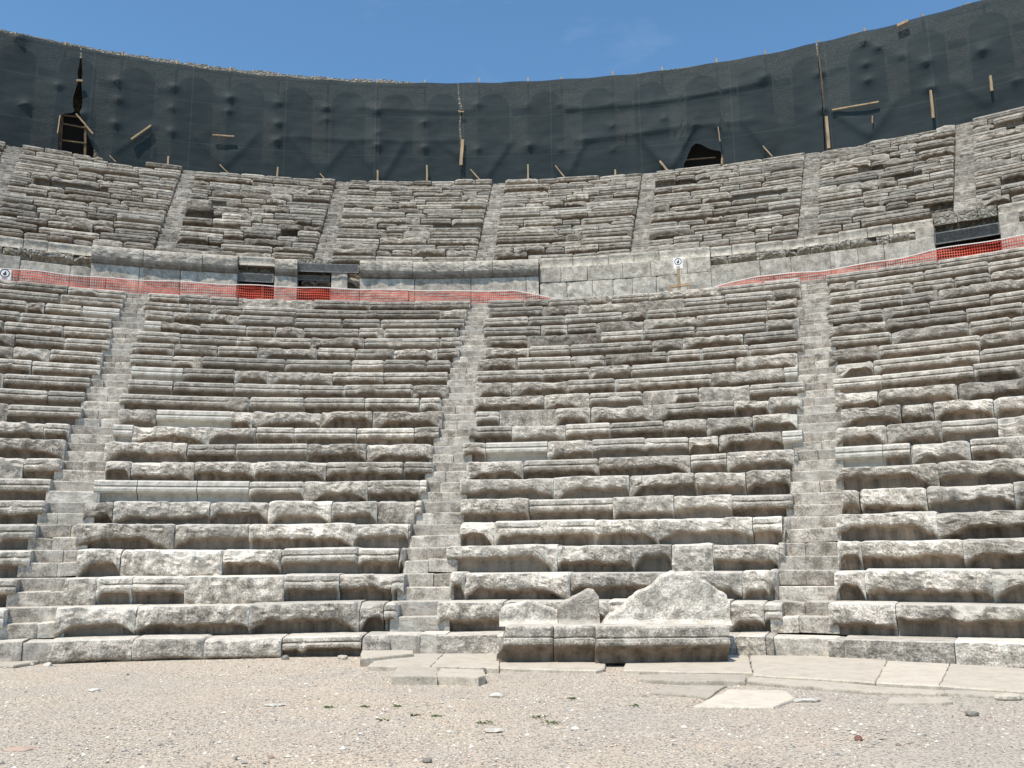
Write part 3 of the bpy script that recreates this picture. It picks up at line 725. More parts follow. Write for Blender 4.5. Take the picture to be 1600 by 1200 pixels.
# ------------------------------------------------------------------ shade netting
top_px = [(-700, -210), (-300, -30), (-100, 27), (0, 48), (50, 58), (100, 68), (150, 78), (200, 88), (300, 103), (400, 116), (500, 124), (600, 129), (700, 129), (800, 127), (900, 122), (1000, 114), (1050, 108), (1120, 97), (1200, 84), (1280, 65), (1350, 49), (1400, 37), (1460, 20), (1530, 1), (1600, -22), (1800, -95), (2300, -330)]
tz = [on_cyl(x, y, RS) for x, y in top_px]; TA = np.array([q[0] for q in tz]); TZ = np.array([q[1] for q in tz])
zsfit = 22.946
TZ = np.where((TA < on_cyl(-100, 27, RS)[0]) | (TA > on_cyl(1600, -22, RS)[0]), zsfit, TZ)
def edge(pts):
    q = [on_cyl(x, y, RS) for x, y in pts]; q.sort(key=lambda t: t[1]); return np.array([t[1] for t in q]), np.array([t[0] for t in q])
E1L = edge([(126, 72), (124, 100), (121, 115), (123, 126), (119, 138), (114, 155), (114, 168), (117, 177), (96, 179), (93, 190), (90, 239), (89, 250)])
E1R = edge([(127, 72), (128, 100), (129, 115), (127, 127), (128, 140), (129, 160), (128, 170), (124, 178), (135, 198), (138, 215), (150, 240), (158, 250)])
E2L = edge([(715, 126), (716, 150), (717, 165), (720, 172), (718, 185), (717, 200), (719, 218), (720, 290)])
E2R = edge([(716, 126), (717.5, 150), (720, 160), (723, 172), (720, 190), (720, 205), (722, 218), (722, 290)])
E3L = edge([(1274, 64), (1278, 90), (1280, 115), (1283, 135), (1285, 170), (1288, 232)])
E3R = edge([(1277, 64), (1281, 90), (1284, 115), (1286, 135), (1287, 170), (1290, 232)])
def P2(x, y): a, z = on_cyl(x, y, RS); return a * RS, z
DIMP = [(183, 128, .30), (185, 157, .20), (180, 195, .25), (272, 137, .30), (268, 170, .2), (268, 207, .25), (360, 155, .32), (357, 175, .2), (435, 163, .22), (435, 195, .3), (433, 222, .3), (510, 171, .3), (510, 188, .2),
        (590, 176, .28), (590, 210, .15), (590, 230, .35), (663, 193, .25), (663, 233, .35), (745, 165, .2), (747, 235, .25), (823, 166, .15), (827, 230, .35), (877, 165, .15), (878, 236, .2), (957, 163, .12), (957, 199, .2), (958, 235, .15),
        (1038, 187, .2), (1194, 124, .35), (1122, 200, .2), (1350, 68, .3), (1373, 76, .2), (1353, 103, .3), (1357, 128, .3), (1448, 100, .35), (1455, 140, .35), (1535, 82, .4), (1411, 89, .15), (1590, 128, .3), (1283, 118, .35), (40, 165, .3), (92, 135, .2), (30, 60, .4), (1286, 174, .3), (130, 180, .2)]
DIMP = [(*P2(x, y), d) for x, y, d in DIMP]
CREASE = [((440, 215), (720, 222), .10, .5), ((905, 222), (1088, 198), .16, .6), ((1088, 198), (1180, 190), .10, .5), ((885, 174), (1020, 163), .16, .55), ((1020, 163), (1200, 130), .16, .55), ((560, 170), (720, 176), .08, .5),
          ((305, 213), (345, 258), .09, .4), ((400, 215), (352, 262), .09, .4), ((455, 220), (503, 275), .11, .4), ((545, 224), (512, 262), .09, .4), ((555, 224), (575, 262), .09, .35), ((632, 226), (598, 282), .12, .4), ((690, 226), (722, 250), .09, .4),
          ((800, 222), (760, 280), .12, .4), ((850, 226), (872, 268), .09, .35), ((915, 222), (890, 272), .14, .4), ((998, 214), (1045, 270), .14, .4), ((1085, 200), (1052, 262), .16, .4), ((1165, 196), (1200, 238), .12, .4), ((1302, 178), (1360, 215), .11, .5), ((1400, 160), (1360, 213), .10, .5), ((1490, 125), (1540, 165), .10, .5), ((240, 200), (180, 240), .09, .4)]
CREASE = [(P2(*p), P2(*q), A, w) for p, q, A, w in CREASE]
def net_panel(EL, ER, a_lo, a_hi, label, hole=None):
    global seed
    NZ = 58; mid0 = (EL[1].mean() if EL else a_lo); mid1 = (ER[1].mean() if ER else a_hi)
    NX = int((mid1 - mid0) * RS / .11)
    s = np.linspace(0, 1, NX + 1); t = np.linspace(0, 1, NZ + 1)
    S, T_ = np.meshgrid(s, t, indexing='ij'); A0 = mid0 + (mid1 - mid0) * S
    zt_ = np.interp(A0, TA, TZ) - .02 + .02 * np.sin(A0 * 120)
    zb_ = zt_up - .12 + .10 * fbm(np.stack([A0 * 40, 0 * A0, 0 * A0], -1), 3, 61)
    if hole is not None:
        ha, hz = hole; zb_ = np.maximum(zb_, np.interp(A0, ha, hz, left=0, right=0))
    Z = zb_ + (zt_ - zb_) * T_
    aL = np.interp(Z, *EL) if EL else a_lo + 0 * Z; aR = np.interp(Z, *ER) if ER else a_hi + 0 * Z
    A = aL + (aR - aL) * S
    X = A * RS
    D = .045 * fbm(np.stack([X * .5, Z * .8, 0 * Z], -1), 4, 71) + .012 * fbm(np.stack([X * 2.5, Z * 5, 0 * Z], -1), 3, 72)
    D += .05 * np.sin((Z - zb_) / (zt_ - zb_) * PI)
    for (x, z, d) in DIMP:
        r = np.sqrt((X - x) ** 2 + (1.2 * (Z - z)) ** 2); D += d * .6 * np.exp(-r / .13) + d * .16 * np.exp(-(r / .7) ** 1.3)
    for (p, q, am, w) in CREASE:
        px, pz = p; qx, qz = q; L = math.hypot(qx - px, qz - pz); dx, dz = (qx - px) / L, (qz - pz) / L
        along = (X - px) * dx + (Z - pz) * dz; nx, nz = (-dz, dx) if dx > 0 else (dz, -dx)
        dd = (X - px) * nx + (Z - pz) * nz
        fall = np.exp(-np.clip(dd, 0, None) / w) * (dd >= 0) + np.exp(np.clip(dd, None, 0) / .10) * (dd < 0)
        D += .6 * am * fall * np.clip(np.minimum(along + .25, L + .25 - along) / .35, 0, 1)
    V = np.stack([CX + (RS - D) * np.sin(A), CY + (RS - D) * np.cos(A), Z], -1).reshape(-1, 3)
    m = NZ + 1
    Fs = [(i * m + j, (i + 1) * m + j, (i + 1) * m + j + 1, i * m + j + 1) for i in range(NX) for j in range(NZ)]
    o = mesh('shade_netting', V, Fs, M_NET, smooth=True)
    tag(o, label, 'netting', 'dark green shade netting panels')
net_panel(None, E1L, AMIN, None, 'dark green shade netting panel at far left, ending beside the tall slit and dark opening')
net_panel(E1R, E2L, None, None, 'dark green shade netting panel between the slit over the dark opening and the middle seam')
hp = [on_cyl(x, y, RS) for x, y in [(1066, 262), (1074, 246), (1077, 234), (1082, 227), (1088, 224), (1096, 226), (1106, 232), (1118, 235), (1128, 236), (1130, 246), (1134, 262)]]
net_panel(E2R, E3L, None, None, 'dark green shade netting panel right of the middle seam, lifted over an arched gap', (np.array([q[0] for q in hp]), np.array([q[1] for q in hp])))
net_panel(E3R, None, None, AMAX, 'dark green shade netting panel at far right with long timber batten')
# poles behind the netting, tips above it
for pi_, x in enumerate((25, 103, 192, 277, 360, 436, 513, 590, 664, 749, 825, 877, 957, 1034, 1119, 1195, 1278, 1350, 1441, 1535)):
    y = np.interp(x, [q[0] for q in top_px], [q[1] for q in top_px])
    a, z = on_cyl(x, y - random.uniform(2.5, 6.5), RS + .1)
    pa = a + random.uniform(-.001, .001); zm = z - .35; rt = empty('timber_pole', pol(pa, RS + .12, zt_up - .1))
    mesh('shaft', *beam(pol(pa, RS + .12, zt_up - .1), pol(a, RS + .10, zm), .075, seg=6, jit=.008), M_POLE, rt)  # shaft coloured darker than its tip
    mesh('tip', *beam(pol(a, RS + .10, zm), pol(a, RS + .10, z), .07), M_WOOD, rt)
    tag(rt,
        f'timber pole behind the dark netting, {ORD[pi_ + 1]} pole tip from left along its top edge', 'pole', 'timber poles behind the netting')
# planks in front
def plank(x0, y0, x1, y1, w, label, r0=.22, r1=.22, mat=None, grp='timber planks and props on the netting'):
    a0, z0 = on_cyl(x0, y0, RS - r0); a1, z1 = on_cyl(x1, y1, RS - r1)
    tag(mesh('timber_plank', *beam(pol(a0, RS - r0, z0), pol(a1, RS - r1, z1), w * (.85 if x0 < 1000 else .72), w * .5, seg=4, jit=.006, taper=.9), mat or M_WOOD), label, 'plank', grp)
for p in [
 (205, 218, 236, 196, .13, 'wide slanting plank on the netting, lone one left of the horizontal batten'),
 (332, 211, 366, 213, .10, 'short horizontal batten on the netting with shadow below'),
 (262, 263, 263, 244, .09, 'short upright prop at the foot of the netting, below the slanting plank'),
 (181, 253, 171, 243, .07, 'short slanting prop beside the dark opening at left'),
 (357, 271, 343, 257, .08, 'slanting prop at netting foot below the horizontal batten'),
 (432, 288, 434, 261, .08, 'upright prop at the netting foot, second upright from left'),
 (512, 285, 500, 271, .08, 'slanting prop at netting foot between second and third upright props'),
 (590, 292, 590, 266, .09, 'upright prop at netting foot with crossed feet'),
 (667, 291, 667, 258, .08, 'upright prop just left of the middle seam foot'),
 (720, 258, 723, 218, .16, 'thick upright plank on the middle seam of the netting'),
 (758, 290, 735, 265, .10, 'slanting prop just right of the middle seam'),
 (825, 289, 825, 257, .08, 'upright prop at netting foot, first upright right of the middle seam'),
 (885, 281, 868, 259, .09, 'slanting prop between two upright props right of the middle seam'),
 (962, 279, 961, 265, .09, 'stubby upright prop left of the thick slanting prop'),
 (1053, 279, 1031, 252, .18, 'thick slanting prop beside the arched gap in the netting'),
 (1125, 221, 1122, 198, .06, 'thin dark upright stick above the arched gap'),
 (1207, 245, 1192, 228, .09, 'slanting prop between the arched gap and the right seam'),
 (1300, 172, 1373, 159, .11, 'long nearly horizontal batten beside the right seam'),
 (1295, 232, 1291, 182, .16, 'tall thick upright prop at the right seam'),
 (1363, 192, 1363, 181, .06, 'tiny upright stick below the long batten'),
 (1458, 184, 1454, 141, .13, 'tall upright prop on the far right netting panel'),
 (1550, 142, 1547, 118, .12, 'short upright stick high on the far right netting panel'),
 (90, 208, 94, 180, .05, 'thin upright lath at left edge of the dark opening'),
 (145, 209, 119, 178, .11, 'slanting prop across the top of the dark opening at left'),
 (119, 126, 129, 126, .12, 'small light wood cleat across the tall slit at left'),
 (716, 174, 725, 175, .10, 'small light wood cleat across the middle seam'),
 (1402, 41, 1419, 33, .22, 'broad offcut board laid on the top edge of the netting at right')]:
    plank(*p)
for s in (1, -1): plank(590 + 9 * s, 286, 590, 293, .10, ('right-leaning' if s > 0 else 'left-leaning') + ' crossed foot piece at the base of the upright prop', .3, .3, grp='crossed foot pieces of the prop')
# timber frame inside the left opening, bar in the right gap
fr = empty('opening_frame', pol(*[on_cyl(112, 240, RS)[0], RS + .3, zt_up]), 'dark timber ladder frame standing in the opening at left of the netting', 'frame')
for (x0, y0, x1, y1, w) in ((97, 178, 93, 245, .10), (134, 182, 133, 245, .10)): 
    a0, z0 = on_cyl(x0, y0, RS + .3); a1, z1 = on_cyl(x1, y1, RS + .3); mesh('upright', *beam(pol(a0, RS + .3, z0), pol(a1, RS + .3, z1), w, .06), M_WOODD, fr)
for (x0, y0, x1, y1) in ((97, 193, 134, 200), (95, 219, 134, 224), (97, 180, 134, 184)):
    a0, z0 = on_cyl(x0, y0, RS + .26); a1, z1 = on_cyl(x1, y1, RS + .26); mesh('rail', *beam(pol(a0, RS + .26, z0), pol(a1, RS + .26, z1), .07, .05), M_WOODD, fr)
plank(1070, 250, 1118, 246, .10, 'dark horizontal timber inside the arched gap', -.35, -.35, M_WOODD)
plank(1128, 257, 1128, 247, .10, 'short reddish post standing at the right edge of the arched gap', -.05, -.05, M_WOOD)
# black sheets added behind the two openings to stand in for gallery shade
for (x0, x1, y0, y1, lb) in ((86, 152, 170, 255, 'black sheet added for the shade behind the ladder frame at left'), (1060, 1140, 215, 268, 'black sheet added for the shade behind the arched gap in the netting')):
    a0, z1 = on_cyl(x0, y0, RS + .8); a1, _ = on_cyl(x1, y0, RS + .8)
    pr = empty('shade_panel', pol((a0 + a1) / 2, RS + .8, zt_up), lb, 'panel')
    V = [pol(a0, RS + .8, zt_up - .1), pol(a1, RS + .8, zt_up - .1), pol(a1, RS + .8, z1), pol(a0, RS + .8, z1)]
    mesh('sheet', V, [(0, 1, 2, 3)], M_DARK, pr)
    mesh('batten', *beam(pol(a0, RS + .77, z1 - .15), pol(a1, RS + .77, z1 - .15), .06), M_DARK, pr)  # black strip added along the top of the shade sheet

# ------------------------------------------------------------------ backed bench of three seats
def seat_of_honour(x0, x1, yfoot, back, label, sd, left_ragged=False, tn=1.2, tan=0.0):
    """x0,x1: seat edges in the photograph; back: outline of the backrest"""
    gxa, gya = on_plane(x0, yfoot, .05); gxb, gyb = on_plane(x1, yfoot, .05)
    yf = (gya + gyb) / 2; xa, xb = gxa, gxb; zf = .045
    depthS = .58; top = .455
    root = empty('backed_seat', ((xa + xb) / 2, yf + .2, zf), label, 'stone seat', 'three stone seats with backrests')
    prof = [(depthS, top), (.30, top), (.08, top), (.015, top - .006), (0, top - .03), (0, top - .125), (.022, top - .135), (.022, top - .148), (-.004, top - .158), (-.022, top - .20), (-.022, top - .225), (.0, top - .25), (.07, top - .29), (.13, top - .36), (.15, top - .41), (.15, 0), (depthS, 0)]
    # x from the front edge inward(+y); prof[...] = (y, z)
    nx = max(8, int((xb - xa) / .028)); K = len(prof); V = np.zeros((nx + 1, K, 3)); st = np.zeros((nx + 1, K, 3)); st[..., 0] = 1.05
    for i in range(nx + 1):
        u = i / nx
        for j, (py_, pz_) in enumerate(prof):
            V[i, j] = (xa + (xb - xa) * u, yf + py_ - .1, zf + pz_)
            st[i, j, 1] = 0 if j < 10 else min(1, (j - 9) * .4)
            er = max(0, 1 - min(u, 1 - u) * (xb - xa) / .03)
            if j < 12: V[i, j, 2] -= er * .01; V[i, j, 1] += er * .01 * (j > 2)
    Q = V.copy(); d = fbm(Q * 4 + sd, 4, sd); rg = ridged(Q * 13, 3, sd + 3)
    ero = np.clip(fbm(Q * 2.4 + sd * 3, 3, sd + 9) - .15, 0, 1)
    msk = np.array([0] + [1] * (K - 2) + [0])[None, :]
    V[..., 1] += (d * .012 + rg * .006 + ero * .05 * (np.arange(K) < 12)) * msk; V[..., 2] += (d * .008 - ero * .03) * msk * (np.arange(K) < 12)
    if left_ragged:
        for i in range(nx + 1):
            for j in range(K):
                zz = V[i, j, 2]; uu = i / nx
                V[i, j, 0] += max(0, 1 - uu * 2.2) * (.16 * max(0, zz - .1) - .06 * (j > 12))
    Fs = [(i * K + j, (i + 1) * K + j, (i + 1) * K + (j + 1) % K, i * K + (j + 1) % K) for i in range(nx) for j in range(K)]
    Fs += [tuple(range(K)), tuple(nx * K + j for j in range(K - 1, -1, -1))]
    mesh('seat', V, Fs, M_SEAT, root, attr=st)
    # backrest slab: outline -> grid columns
    yb = yf + .40
    o = []
    for (x, y) in back:
        dx, dy, dz = ray(x, y); t = yb / dy; o.append((dx * t, EZ + dz * t))
    ox = [q[0] for q in o]; oz = [q[1] for q in o]
    n = max(10, int((ox[-1] - ox[0]) / .022)); m = 18; V = []; S_ = []
    for side in (0, 1):
        for i in range(n + 1):
            X = ox[0] + (ox[-1] - ox[0]) * i / n; zt_ = float(np.interp(X, ox, oz))
            zt_ += .010 * vnoise(np.array([[X * 23, sd, 0.]]))[0] * (1 if 0 < i < n else 0)
            for j in range(m + 1):
                t = j / m; z = zf + top - .03 + (zt_ - zf - top + .03) * t
                rnd = .035 * max(0, 1 - (zt_ - z) / .05) ** 2
                yy = yb + (rnd if side == 0 else .22 - rnd) + (.03 * t if side == 0 else 0)
                if side == 0: yy -= .06 * max(0, 1 - (z - zf - top) / .07) ** 2
                V.append((X, yy, z)); S_.append((tn * (1 if t > .3 else .8 + .6 * t), .04 + tan * .22, .12))
    V = np.array(V); q = V * np.array([1, 0, 1]); V[:, 1] += (fbm(q * 5 + sd, 4, sd) * .014 + ridged(q * 15, 3, sd) * .005)
    k = (n + 1) * (m + 1); Fs = []
    for i in range(n):
        for j in range(m):
            a = i * (m + 1) + j; b = a + m + 1; Fs += [(a, b, b + 1, a + 1), (k + a, k + a + 1, k + b + 1, k + b)]
        a = i * (m + 1) + m; b = a + m + 1; Fs.append((a, b, k + b, k + a))
    for i in (0, n):
        for j in range(m):
            a = i * (m + 1) + j; Fs.append((a, a + 1, k + a + 1, k + a) if i == 0 else (a + 1, a, k + a, k + a + 1))
    mesh('backrest', V, Fs, M_SEAT, root, attr=S_)
YF = 1034
seat_of_honour(783, 865, YF, [(780, 958), (783, 950), (795, 945), (815, 941), (828, 938), (842, 942), (858, 948), (871, 953)], 'low stone seat with rounded worn backrest, leftmost of the backed seats', 3, True, 1.25)
seat_of_honour(866, 930, YF, [(872, 946), (880, 941), (893, 934), (908, 926), (919, 920), (927, 919), (931, 925), (936, 932)], 'narrow stone seat with pointed broken backrest, middle of the backed seats', 13, False, 1.0, 1.0)
seat_of_honour(930.5, 1142, YF + 1, [(937, 981), (943, 972), (952, 961), (966, 952), (977, 945), (985, 933), (1000, 923), (1020, 914), (1031, 901), (1041, 896), (1053, 892), (1066, 895), (1080, 893), (1092, 902), (1108, 909), (1121, 920), (1133, 926), (1139, 932), (1140, 945)],
               'large stone seat with tall curved broken backrest, widest of the backed seats', 23, False, 1.35)

# ------------------------------------------------------------------ paving slabs
def slab(poly, z, th, label, tone=1.0, pale=0.0, sd=0):
    pts = [on_plane(x, y, z) for x, y in poly]
    # resample the outline
    out = []
    for i in range(len(pts)):
        p, q = np.array(pts[i]), np.array(pts[(i + 1) % len(pts)]); n = max(1, int(np.linalg.norm(q - p) / .08))
        for j in range(n): out.append(p + (q - p) * j / n)
    out = np.array(out); w = np.stack([out[:, 0], out[:, 1], 0 * out[:, 0] + sd], -1)
    out = out + np.stack([vnoise(w * 7, sd), vnoise(w * 7 + 50, sd)], -1) * .010
    N = len(out); c = out.mean(0); dv = out - c; out = c + dv * (1 + .009 / np.maximum(.05, np.linalg.norm(dv, axis=1)))[:, None]; V = []; rings = [(1.0, -th), (1.0, -.014), (.985, 0.0), (.8, .002), (.5, .003), (.2, .002)]
    for s, dz in rings:
        for p in out:
            q = c + (p - c) * s; V.append((q[0], q[1], z + dz + .004 * float(vnoise(np.array([[q[0] * 4, q[1] * 4, sd]]))[0]) * (dz > -.02)))
    V.append((c[0], c[1], z + .003))
    Fs = [(r * N + i, r * N + (i + 1) % N, (r + 1) * N + (i + 1) % N, (r + 1) * N + i) for r in range(len(rings) - 1) for i in range(N)]
    r = len(rings) - 1; Fs += [(r * N + i, r * N + (i + 1) % N, len(V) - 1) for i in range(N)]
    at = np.tile([tone * .95, 0.0, pale * .3], (len(V), 1)); at[:2 * N, 1] = .1
    me = mesh('paving_slab', V, Fs, M_SLAB, attr=at)
    bm_fix(me)
    tag(me, label, 'paving slab')
import bmesh
def bm_fix(o):
    b = bmesh.new(); b.from_mesh(o.data); bmesh.ops.recalc_face_normals(b, faces=b.faces); b.to_mesh(o.data); b.free()
slab([(564, 1029), (645, 1021), (645, 1016), (566, 1016)], .10, .12, 'thin slab edge at the very foot of the middle stairway', sd=1)
slab([(575, 1040), (600, 1022), (692, 1021), (672, 1041)], .055, .08, 'flat slab in front of the middle stairway, leftmost of its strip', .96, sd=2)
slab([(674, 1041), (694, 1021), (780, 1021), (780, 1043), (700, 1041)], .06, .09, 'flat slab beside the left end of the backed seats', 1.0, sd=3)
slab([(613, 1056), (622, 1042), (683, 1042), (682, 1056)], .085, .10, 'raised kerb-like slab block left of the chipped pair', .9, sd=4)
slab([(683, 1056), (688, 1044), (755, 1046), (757, 1055), (748, 1058)], .08, .10, 'raised kerb-like slab block with chipped dark end', 1.02, sd=5)
slab([(781, 1043), (783, 1022), (945, 1022), (945, 1044), (930, 1047)], .04, .07, 'slab under the left end of the backed seats', 1.0, sd=6)
slab([(975, 1046), (982, 1022), (1168, 1022), (1175, 1050), (1080, 1049)], .045, .08, 'long cracked slab under the widest backed seat', 1.0, sd=7)
slab([(995, 1060), (998, 1054), (1080, 1052), (1165, 1055), (1163, 1064), (1060, 1064)], .035, .07, 'low broken kerb slab in front of the widest backed seat', .85, sd=8)
slab([(1167, 1064), (1172, 1057), (1200, 1055), (1370, 1072), (1475, 1079), (1475, 1083), (1350, 1080), (1230, 1070)], .025, .06, 'long worn lower kerb slab below the pale strip, first piece', .97, sd=9)
slab([(1477, 1083), (1477, 1078), (1620, 1082), (1620, 1090)], .025, .06, 'worn lower kerb slab below the pale strip, end piece at right', .9, sd=19)
slab([(1178, 1053), (1172, 1024), (1300, 1024), (1386, 1032), (1367, 1065), (1210, 1056)], .055, .08, 'large smooth slab at foot of the right stairway', 1.0, sd=10)
slab([(1369, 1066), (1388, 1032), (1484, 1037), (1467, 1071)], .058, .08, 'large pale slab in the middle of the smooth strip at right', 1.1, .15, sd=11)
slab([(1469, 1071), (1486, 1037), (1640, 1047), (1660, 1084)], .055, .08, 'large smooth slab at the right end of the strip', 1.0, sd=12)
slab([(1086, 1103), (1140, 1077), (1228, 1079), (1240, 1090), (1208, 1104)], .03, .05, 'bright white irregular slab lying in the gravel', 1.2, .35, sd=13)
slab([(1015, 1082), (1050, 1070), (1135, 1071), (1122, 1078), (1105, 1091), (1080, 1086)], .012, .03, 'tan half-buried slab behind the bright white slab', .85, sd=14)
slab([(-60, 1037), (-60, 1027), (65, 1022), (60, 1033), (20, 1040)], .035, .06, 'half-buried slab edge at the foot of the left stairway', .9, sd=15)
slab([(1385, 1098), (1392, 1090), (1480, 1089), (1488, 1097), (1470, 1099)], .012, .03, 'small sandy slab fragment in front of the strip at right', .95, sd=16)

# ------------------------------------------------------------------ loose stones, gravel, weeds
def rock_mesh(r, sx=1.0, sy=1.0, sz=.6, sd=0, sub=2):
    b = bmesh.new(); bmesh.ops.create_icosphere(b, subdivisions=sub, radius=r)
    for v in b.verts:
        w = np.array([[v.co.x / r * 1.3, v.co.y / r * 1.3, v.co.z / r * 1.3 + sd * 3.3]])
        v.co *= 1 + .35 * float(vnoise(w, sd)[0]); v.co.x *= sx; v.co.y *= sy; v.co.z = max(v.co.z * sz, -r * sz * .4)
    V = [tuple(v.co) for v in b.verts]; Fs = [tuple(q.index for q in f.verts) for f in b.faces]; b.free(); return V, Fs
for i, (x, y, r, sx, sz, mat, lb) in enumerate([
    (148, 1080, .045, 1.3, .5, M_PSTONE, 'bright white stone chip lying alone on bare gravel at left'),
    (1518, 1117, .055, 1.2, .6, M_DSTONE, 'dark lumpy stone on gravel below the smooth strip at right'),
    (1342, 1156, .03, 1.0, .8, M_RSTONE, 'small reddish brown stone on the gravel at right'),
    (446, 1030, .05, 1.1, .9, M_DSTONE, 'small dark cube-like stone against the foot course'),
    (537, 1029, .06, 1.3, .7, M_SLAB, 'pale loose stone at the right end of the foot course'),
    (660, 1060, .08, 1.5, .4, M_PSTONE, 'pale flat stone in front of the raised kerb-like slabs'),
    (774, 1088, .05, 1.4, .5, M_PSTONE, 'pale stone on gravel in front of the backed seats'),
    (770, 1142, .05, 1.5, .4, M_PSTONE, 'flat pale stone on gravel further forward than the backed seats'),
    (667, 1190, .03, 1.2, .6, M_DSTONE, 'dark pebble on the gravel near the photo bottom'),
    (32, 1171, .09, 1.4, .12, M_SHARD, 'flat reddish shard on the gravel at lower left'),
    (755, 1052, .05, 1.0, .9, M_DSTONE, 'dark lump at the chipped end of the kerb-like slab'),
    (1257, 1096, .08, 1.8, .3, M_PSTONE, 'thin white chip right of the bright white slab'),
    (45, 1039, .06, 1.5, .6, M_SLAB, 'tan loose stone by the foot of the left stairway'),
    (75, 1040, .05, 1.2, .6, M_PSTONE, 'pale loose stone by the corner of the foot course at left'),
    (430, 1102, .05, 2.0, .25, M_PSTONE, 'long flat pale stone in the gravel left of centre'),
    (1574, 1093, .09, 1.2, .5, M_SLAB, 'block-like sandy stone at far right below the strip')]):
    gx_, gy_ = on_plane(x, y, 0); V, Fs = rock_mesh(r, sx, 1.0, sz, i + 3)
    V = [(v[0] + gx_, v[1] + gy_, v[2] + r * sz * .3) for v in V]
    at = np.tile([1.0, .0, .1], (len(V), 1))
    tag(mesh('loose_stone', V, Fs, mat, attr=at), lb, 'stone')
# gravel as one mass
NP = 70000
yy = 4.5 + 10.3 * RNG.rand(NP) ** .8; xx = (RNG.rand(NP) * 2 - 1) * (yy * .66 + 1.2)
rr = np.hypot(xx - CX, yy - CY); ok = rr < R0 - .12
dens = fbm(np.stack([xx * .5, yy * .5, 0 * xx], -1), 3, 91); ok &= (dens * 1.8 + RNG.rand(NP) * .9 > .30)
xx, yy = xx[ok], yy[ok]; NP = len(xx)
sz_ = .0045 * np.exp(RNG.randn(NP) * .5 + .15); sz_ = np.clip(sz_, .003, .028)
octv = np.array([(1, 0, 0), (.3, 1, 0), (-.9, .3, 0), (-.4, -.9, 0), (.6, -.8, .1), (.1, .05, 1), (0, 0, -.5)], float)
octf = np.array([(0, 1, 5), (1, 2, 5), (2, 3, 5), (3, 4, 5), (4, 0, 5)])
th = RNG.rand(NP) * 2 * PI; c, s = np.cos(th), np.sin(th)
Vp = octv[None] * (1 + .5 * (RNG.rand(NP, 7, 3) - .5)) * sz_[:, None, None] * np.array([1.3, 1, .75])
Vx = Vp[..., 0] * c[:, None] - Vp[..., 1] * s[:, None] + xx[:, None]; Vy = Vp[..., 0] * s[:, None] + Vp[..., 1] * c[:, None] + yy[:, None]
gz = fbm(np.stack([xx * .9, yy * .9, 0 * xx], -1), 4, 5) * .022 - .004
V = np.stack([Vx, Vy, Vp[..., 2] + gz[:, None] + .001], -1).reshape(-1, 3)
Fs = (octf[None] + (np.arange(NP) * 7)[:, None, None]).reshape(-1, 3)
pal = np.array([(.46, .44, .39), (.32, .30, .27), (.54, .51, .455), (.48, .42, .34), (.36, .26, .20), (.22, .21, .20), (.46, .40, .33)])
pc = pal[RNG.randint(0, len(pal), NP)] * (.6 + 1.0 * RNG.rand(NP, 1))
tag(mesh('gravel', V, Fs, M_PEB, origin=(0, 8, 0), attr=np.repeat(pc, 7, 0)), 'loose gravel scattered over the orchestra floor', 'gravel', None, 'stuff')
# weeds
for i, (x, y, r, lb) in enumerate([(516, 1106, .045, 'tiny green weed on gravel, leftmost of the scattered weeds'), (569, 1105, .05, 'tiny green weed right beside a pale flat stone patch'), (600, 1126, .06, 'low green weed clump nearest the photo bottom'),
                                  (620, 1104, .05, 'spreading green weed beside pale pebbles'), (648, 1118, .045, 'small green weed right of the spreading weed'), (683, 1120, .04, 'single dark green weed sprout midway to the backed seats'),
                                  (758, 1130, .06, 'green weed tuft in front of the left end of the backed seats'), (895, 1092, .05, 'round green weed tuft in front of the middle backed seat'), (842, 1121, .07, 'trailing green weed in front of the backed seats'),
                                  (862, 1130, .06, 'low green weed cluster beside a small red stone'), (990, 1103, .045, 'small weed between pale pebbles before the widest seat')]):
    gx_, gy_ = on_plane(x, y, 0); V, Fs = [], []
    for q in range(22):
        t = random.uniform(0, 2 * PI); d = r * random.random() ** .6 * .8; px_, py_ = gx_ + d * math.cos(t) * 1.4, gy_ + d * math.sin(t); l = random.uniform(.012, .03); t2 = random.uniform(0, 2 * PI)
        n0 = len(V); V += [(px_ - .004, py_, 0.0), (px_ + .006, py_, 0.0), (px_ + l * math.cos(t2) + .006, py_ + l * math.sin(t2), l * .6), (px_ + l * 1.4 * math.cos(t2), py_ + l * 1.4 * math.sin(t2), l * .5)]
        Fs.append((n0, n0 + 1, n0 + 2, n0 + 3))
    tag(mesh('weed', V, Fs, M_GREEN), lb, 'weed')

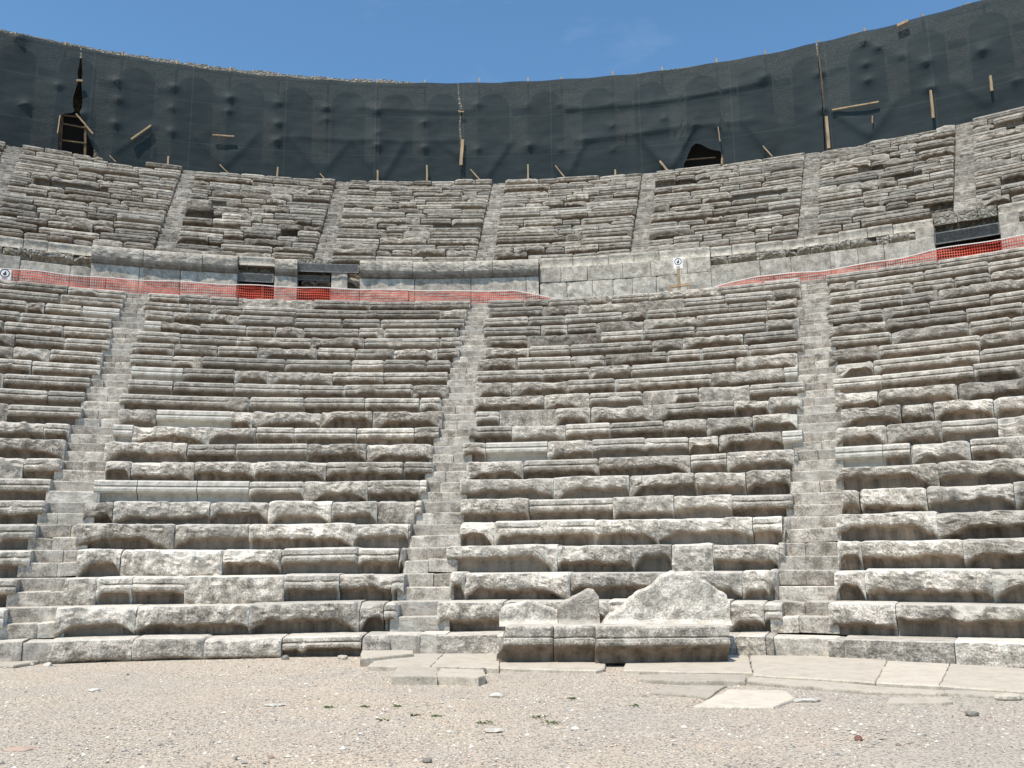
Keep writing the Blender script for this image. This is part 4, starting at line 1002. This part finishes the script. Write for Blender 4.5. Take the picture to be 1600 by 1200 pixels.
# ------------------------------------------------------------------ light, sky, camera
SE, SA = math.radians(62), math.radians(30)
S = Vector((-math.sin(SA) * math.cos(SE), -math.cos(SA) * math.cos(SE), math.sin(SE)))
ld = bpy.data.lights.new('sun', 'SUN'); ld.energy = 5.0; ld.angle = math.radians(.5); ld.color = (1, .905, .785)
lo = bpy.data.objects.new('sun', ld); col.objects.link(lo); lo.rotation_euler = (-S).to_track_quat('-Z', 'Y').to_euler(); lo.location = (0, 0, 40)
w = bpy.data.worlds.new('World'); scene.world = w; w.use_nodes = True; nt = w.node_tree; nt.nodes.clear()
o = nt.nodes.new('ShaderNodeOutputWorld'); bg = nt.nodes.new('ShaderNodeBackground'); sky = nt.nodes.new('ShaderNodeTexSky')
sky.sky_type = 'NISHITA'; sky.sun_disc = False; sky.sun_elevation = SE; sky.sun_rotation = math.atan2(S.x, S.y); sky.altitude = 50; sky.air_density = 1.0; sky.dust_density = .8; sky.ozone_density = 1.3
tc = nt.nodes.new('ShaderNodeTexCoord'); mp = nt.nodes.new('ShaderNodeMapping'); mp.inputs['Scale'].default_value = (2.0, 2.0, 5.5); mp.inputs['Rotation'].default_value = (.5, .3, .2); nt.links.new(tc.outputs['Generated'], mp.inputs[0])
nz = nt.nodes.new('ShaderNodeTexNoise'); nz.inputs['Scale'].default_value = 1.6; nz.inputs['Detail'].default_value = 7; nz.inputs['Roughness'].default_value = .6; nt.links.new(mp.outputs[0], nz.inputs['Vector'])
mr = nt.nodes.new('ShaderNodeMapRange'); mr.inputs[1].default_value = .56; mr.inputs[2].default_value = .80; mr.inputs[3].default_value = 0; mr.inputs[4].default_value = .12; nt.links.new(nz.outputs['Fac'], mr.inputs[0])
mx = nt.nodes.new('ShaderNodeMix'); mx.data_type = 'RGBA'; nt.links.new(mr.outputs[0], mx.inputs[0]); gm = nt.nodes.new('ShaderNodeMix'); gm.data_type = 'RGBA'; gm.blend_type = 'MULTIPLY'; gm.inputs[0].default_value = 1; nt.links.new(sky.outputs[0], gm.inputs[6]); gm.inputs[7].default_value = (.79, 1.10, 1.22, 1); nt.links.new(gm.outputs[2], mx.inputs[6]); mx.inputs[7].default_value = (7.5, 8.0, 8.6, 1)
nt.links.new(mx.outputs[2], bg.inputs[0]); bg.inputs[1].default_value = .15; nt.links.new(bg.outputs[0], o.inputs[0])
cam = bpy.data.cameras.new('camera'); co = bpy.data.objects.new('camera', cam); col.objects.link(co)
cam.sensor_width = 36; cam.lens = F / 1600 * 36; cam.clip_end = 3000
co.matrix_world = Matrix.Translation((0, 0, EZ)) @ Matrix.Rotation(PI / 2 + PITCH, 4, 'X') @ Matrix.Rotation(-ROLL, 4, 'Z')
scene.camera = co
scene.view_settings.view_transform = 'Standard'; scene.view_settings.look = 'None'; scene.view_settings.exposure = 0
scene.cycles.transparent_max_bounces = 12; scene.cycles.max_bounces = 6; scene.cycles.use_denoising = True
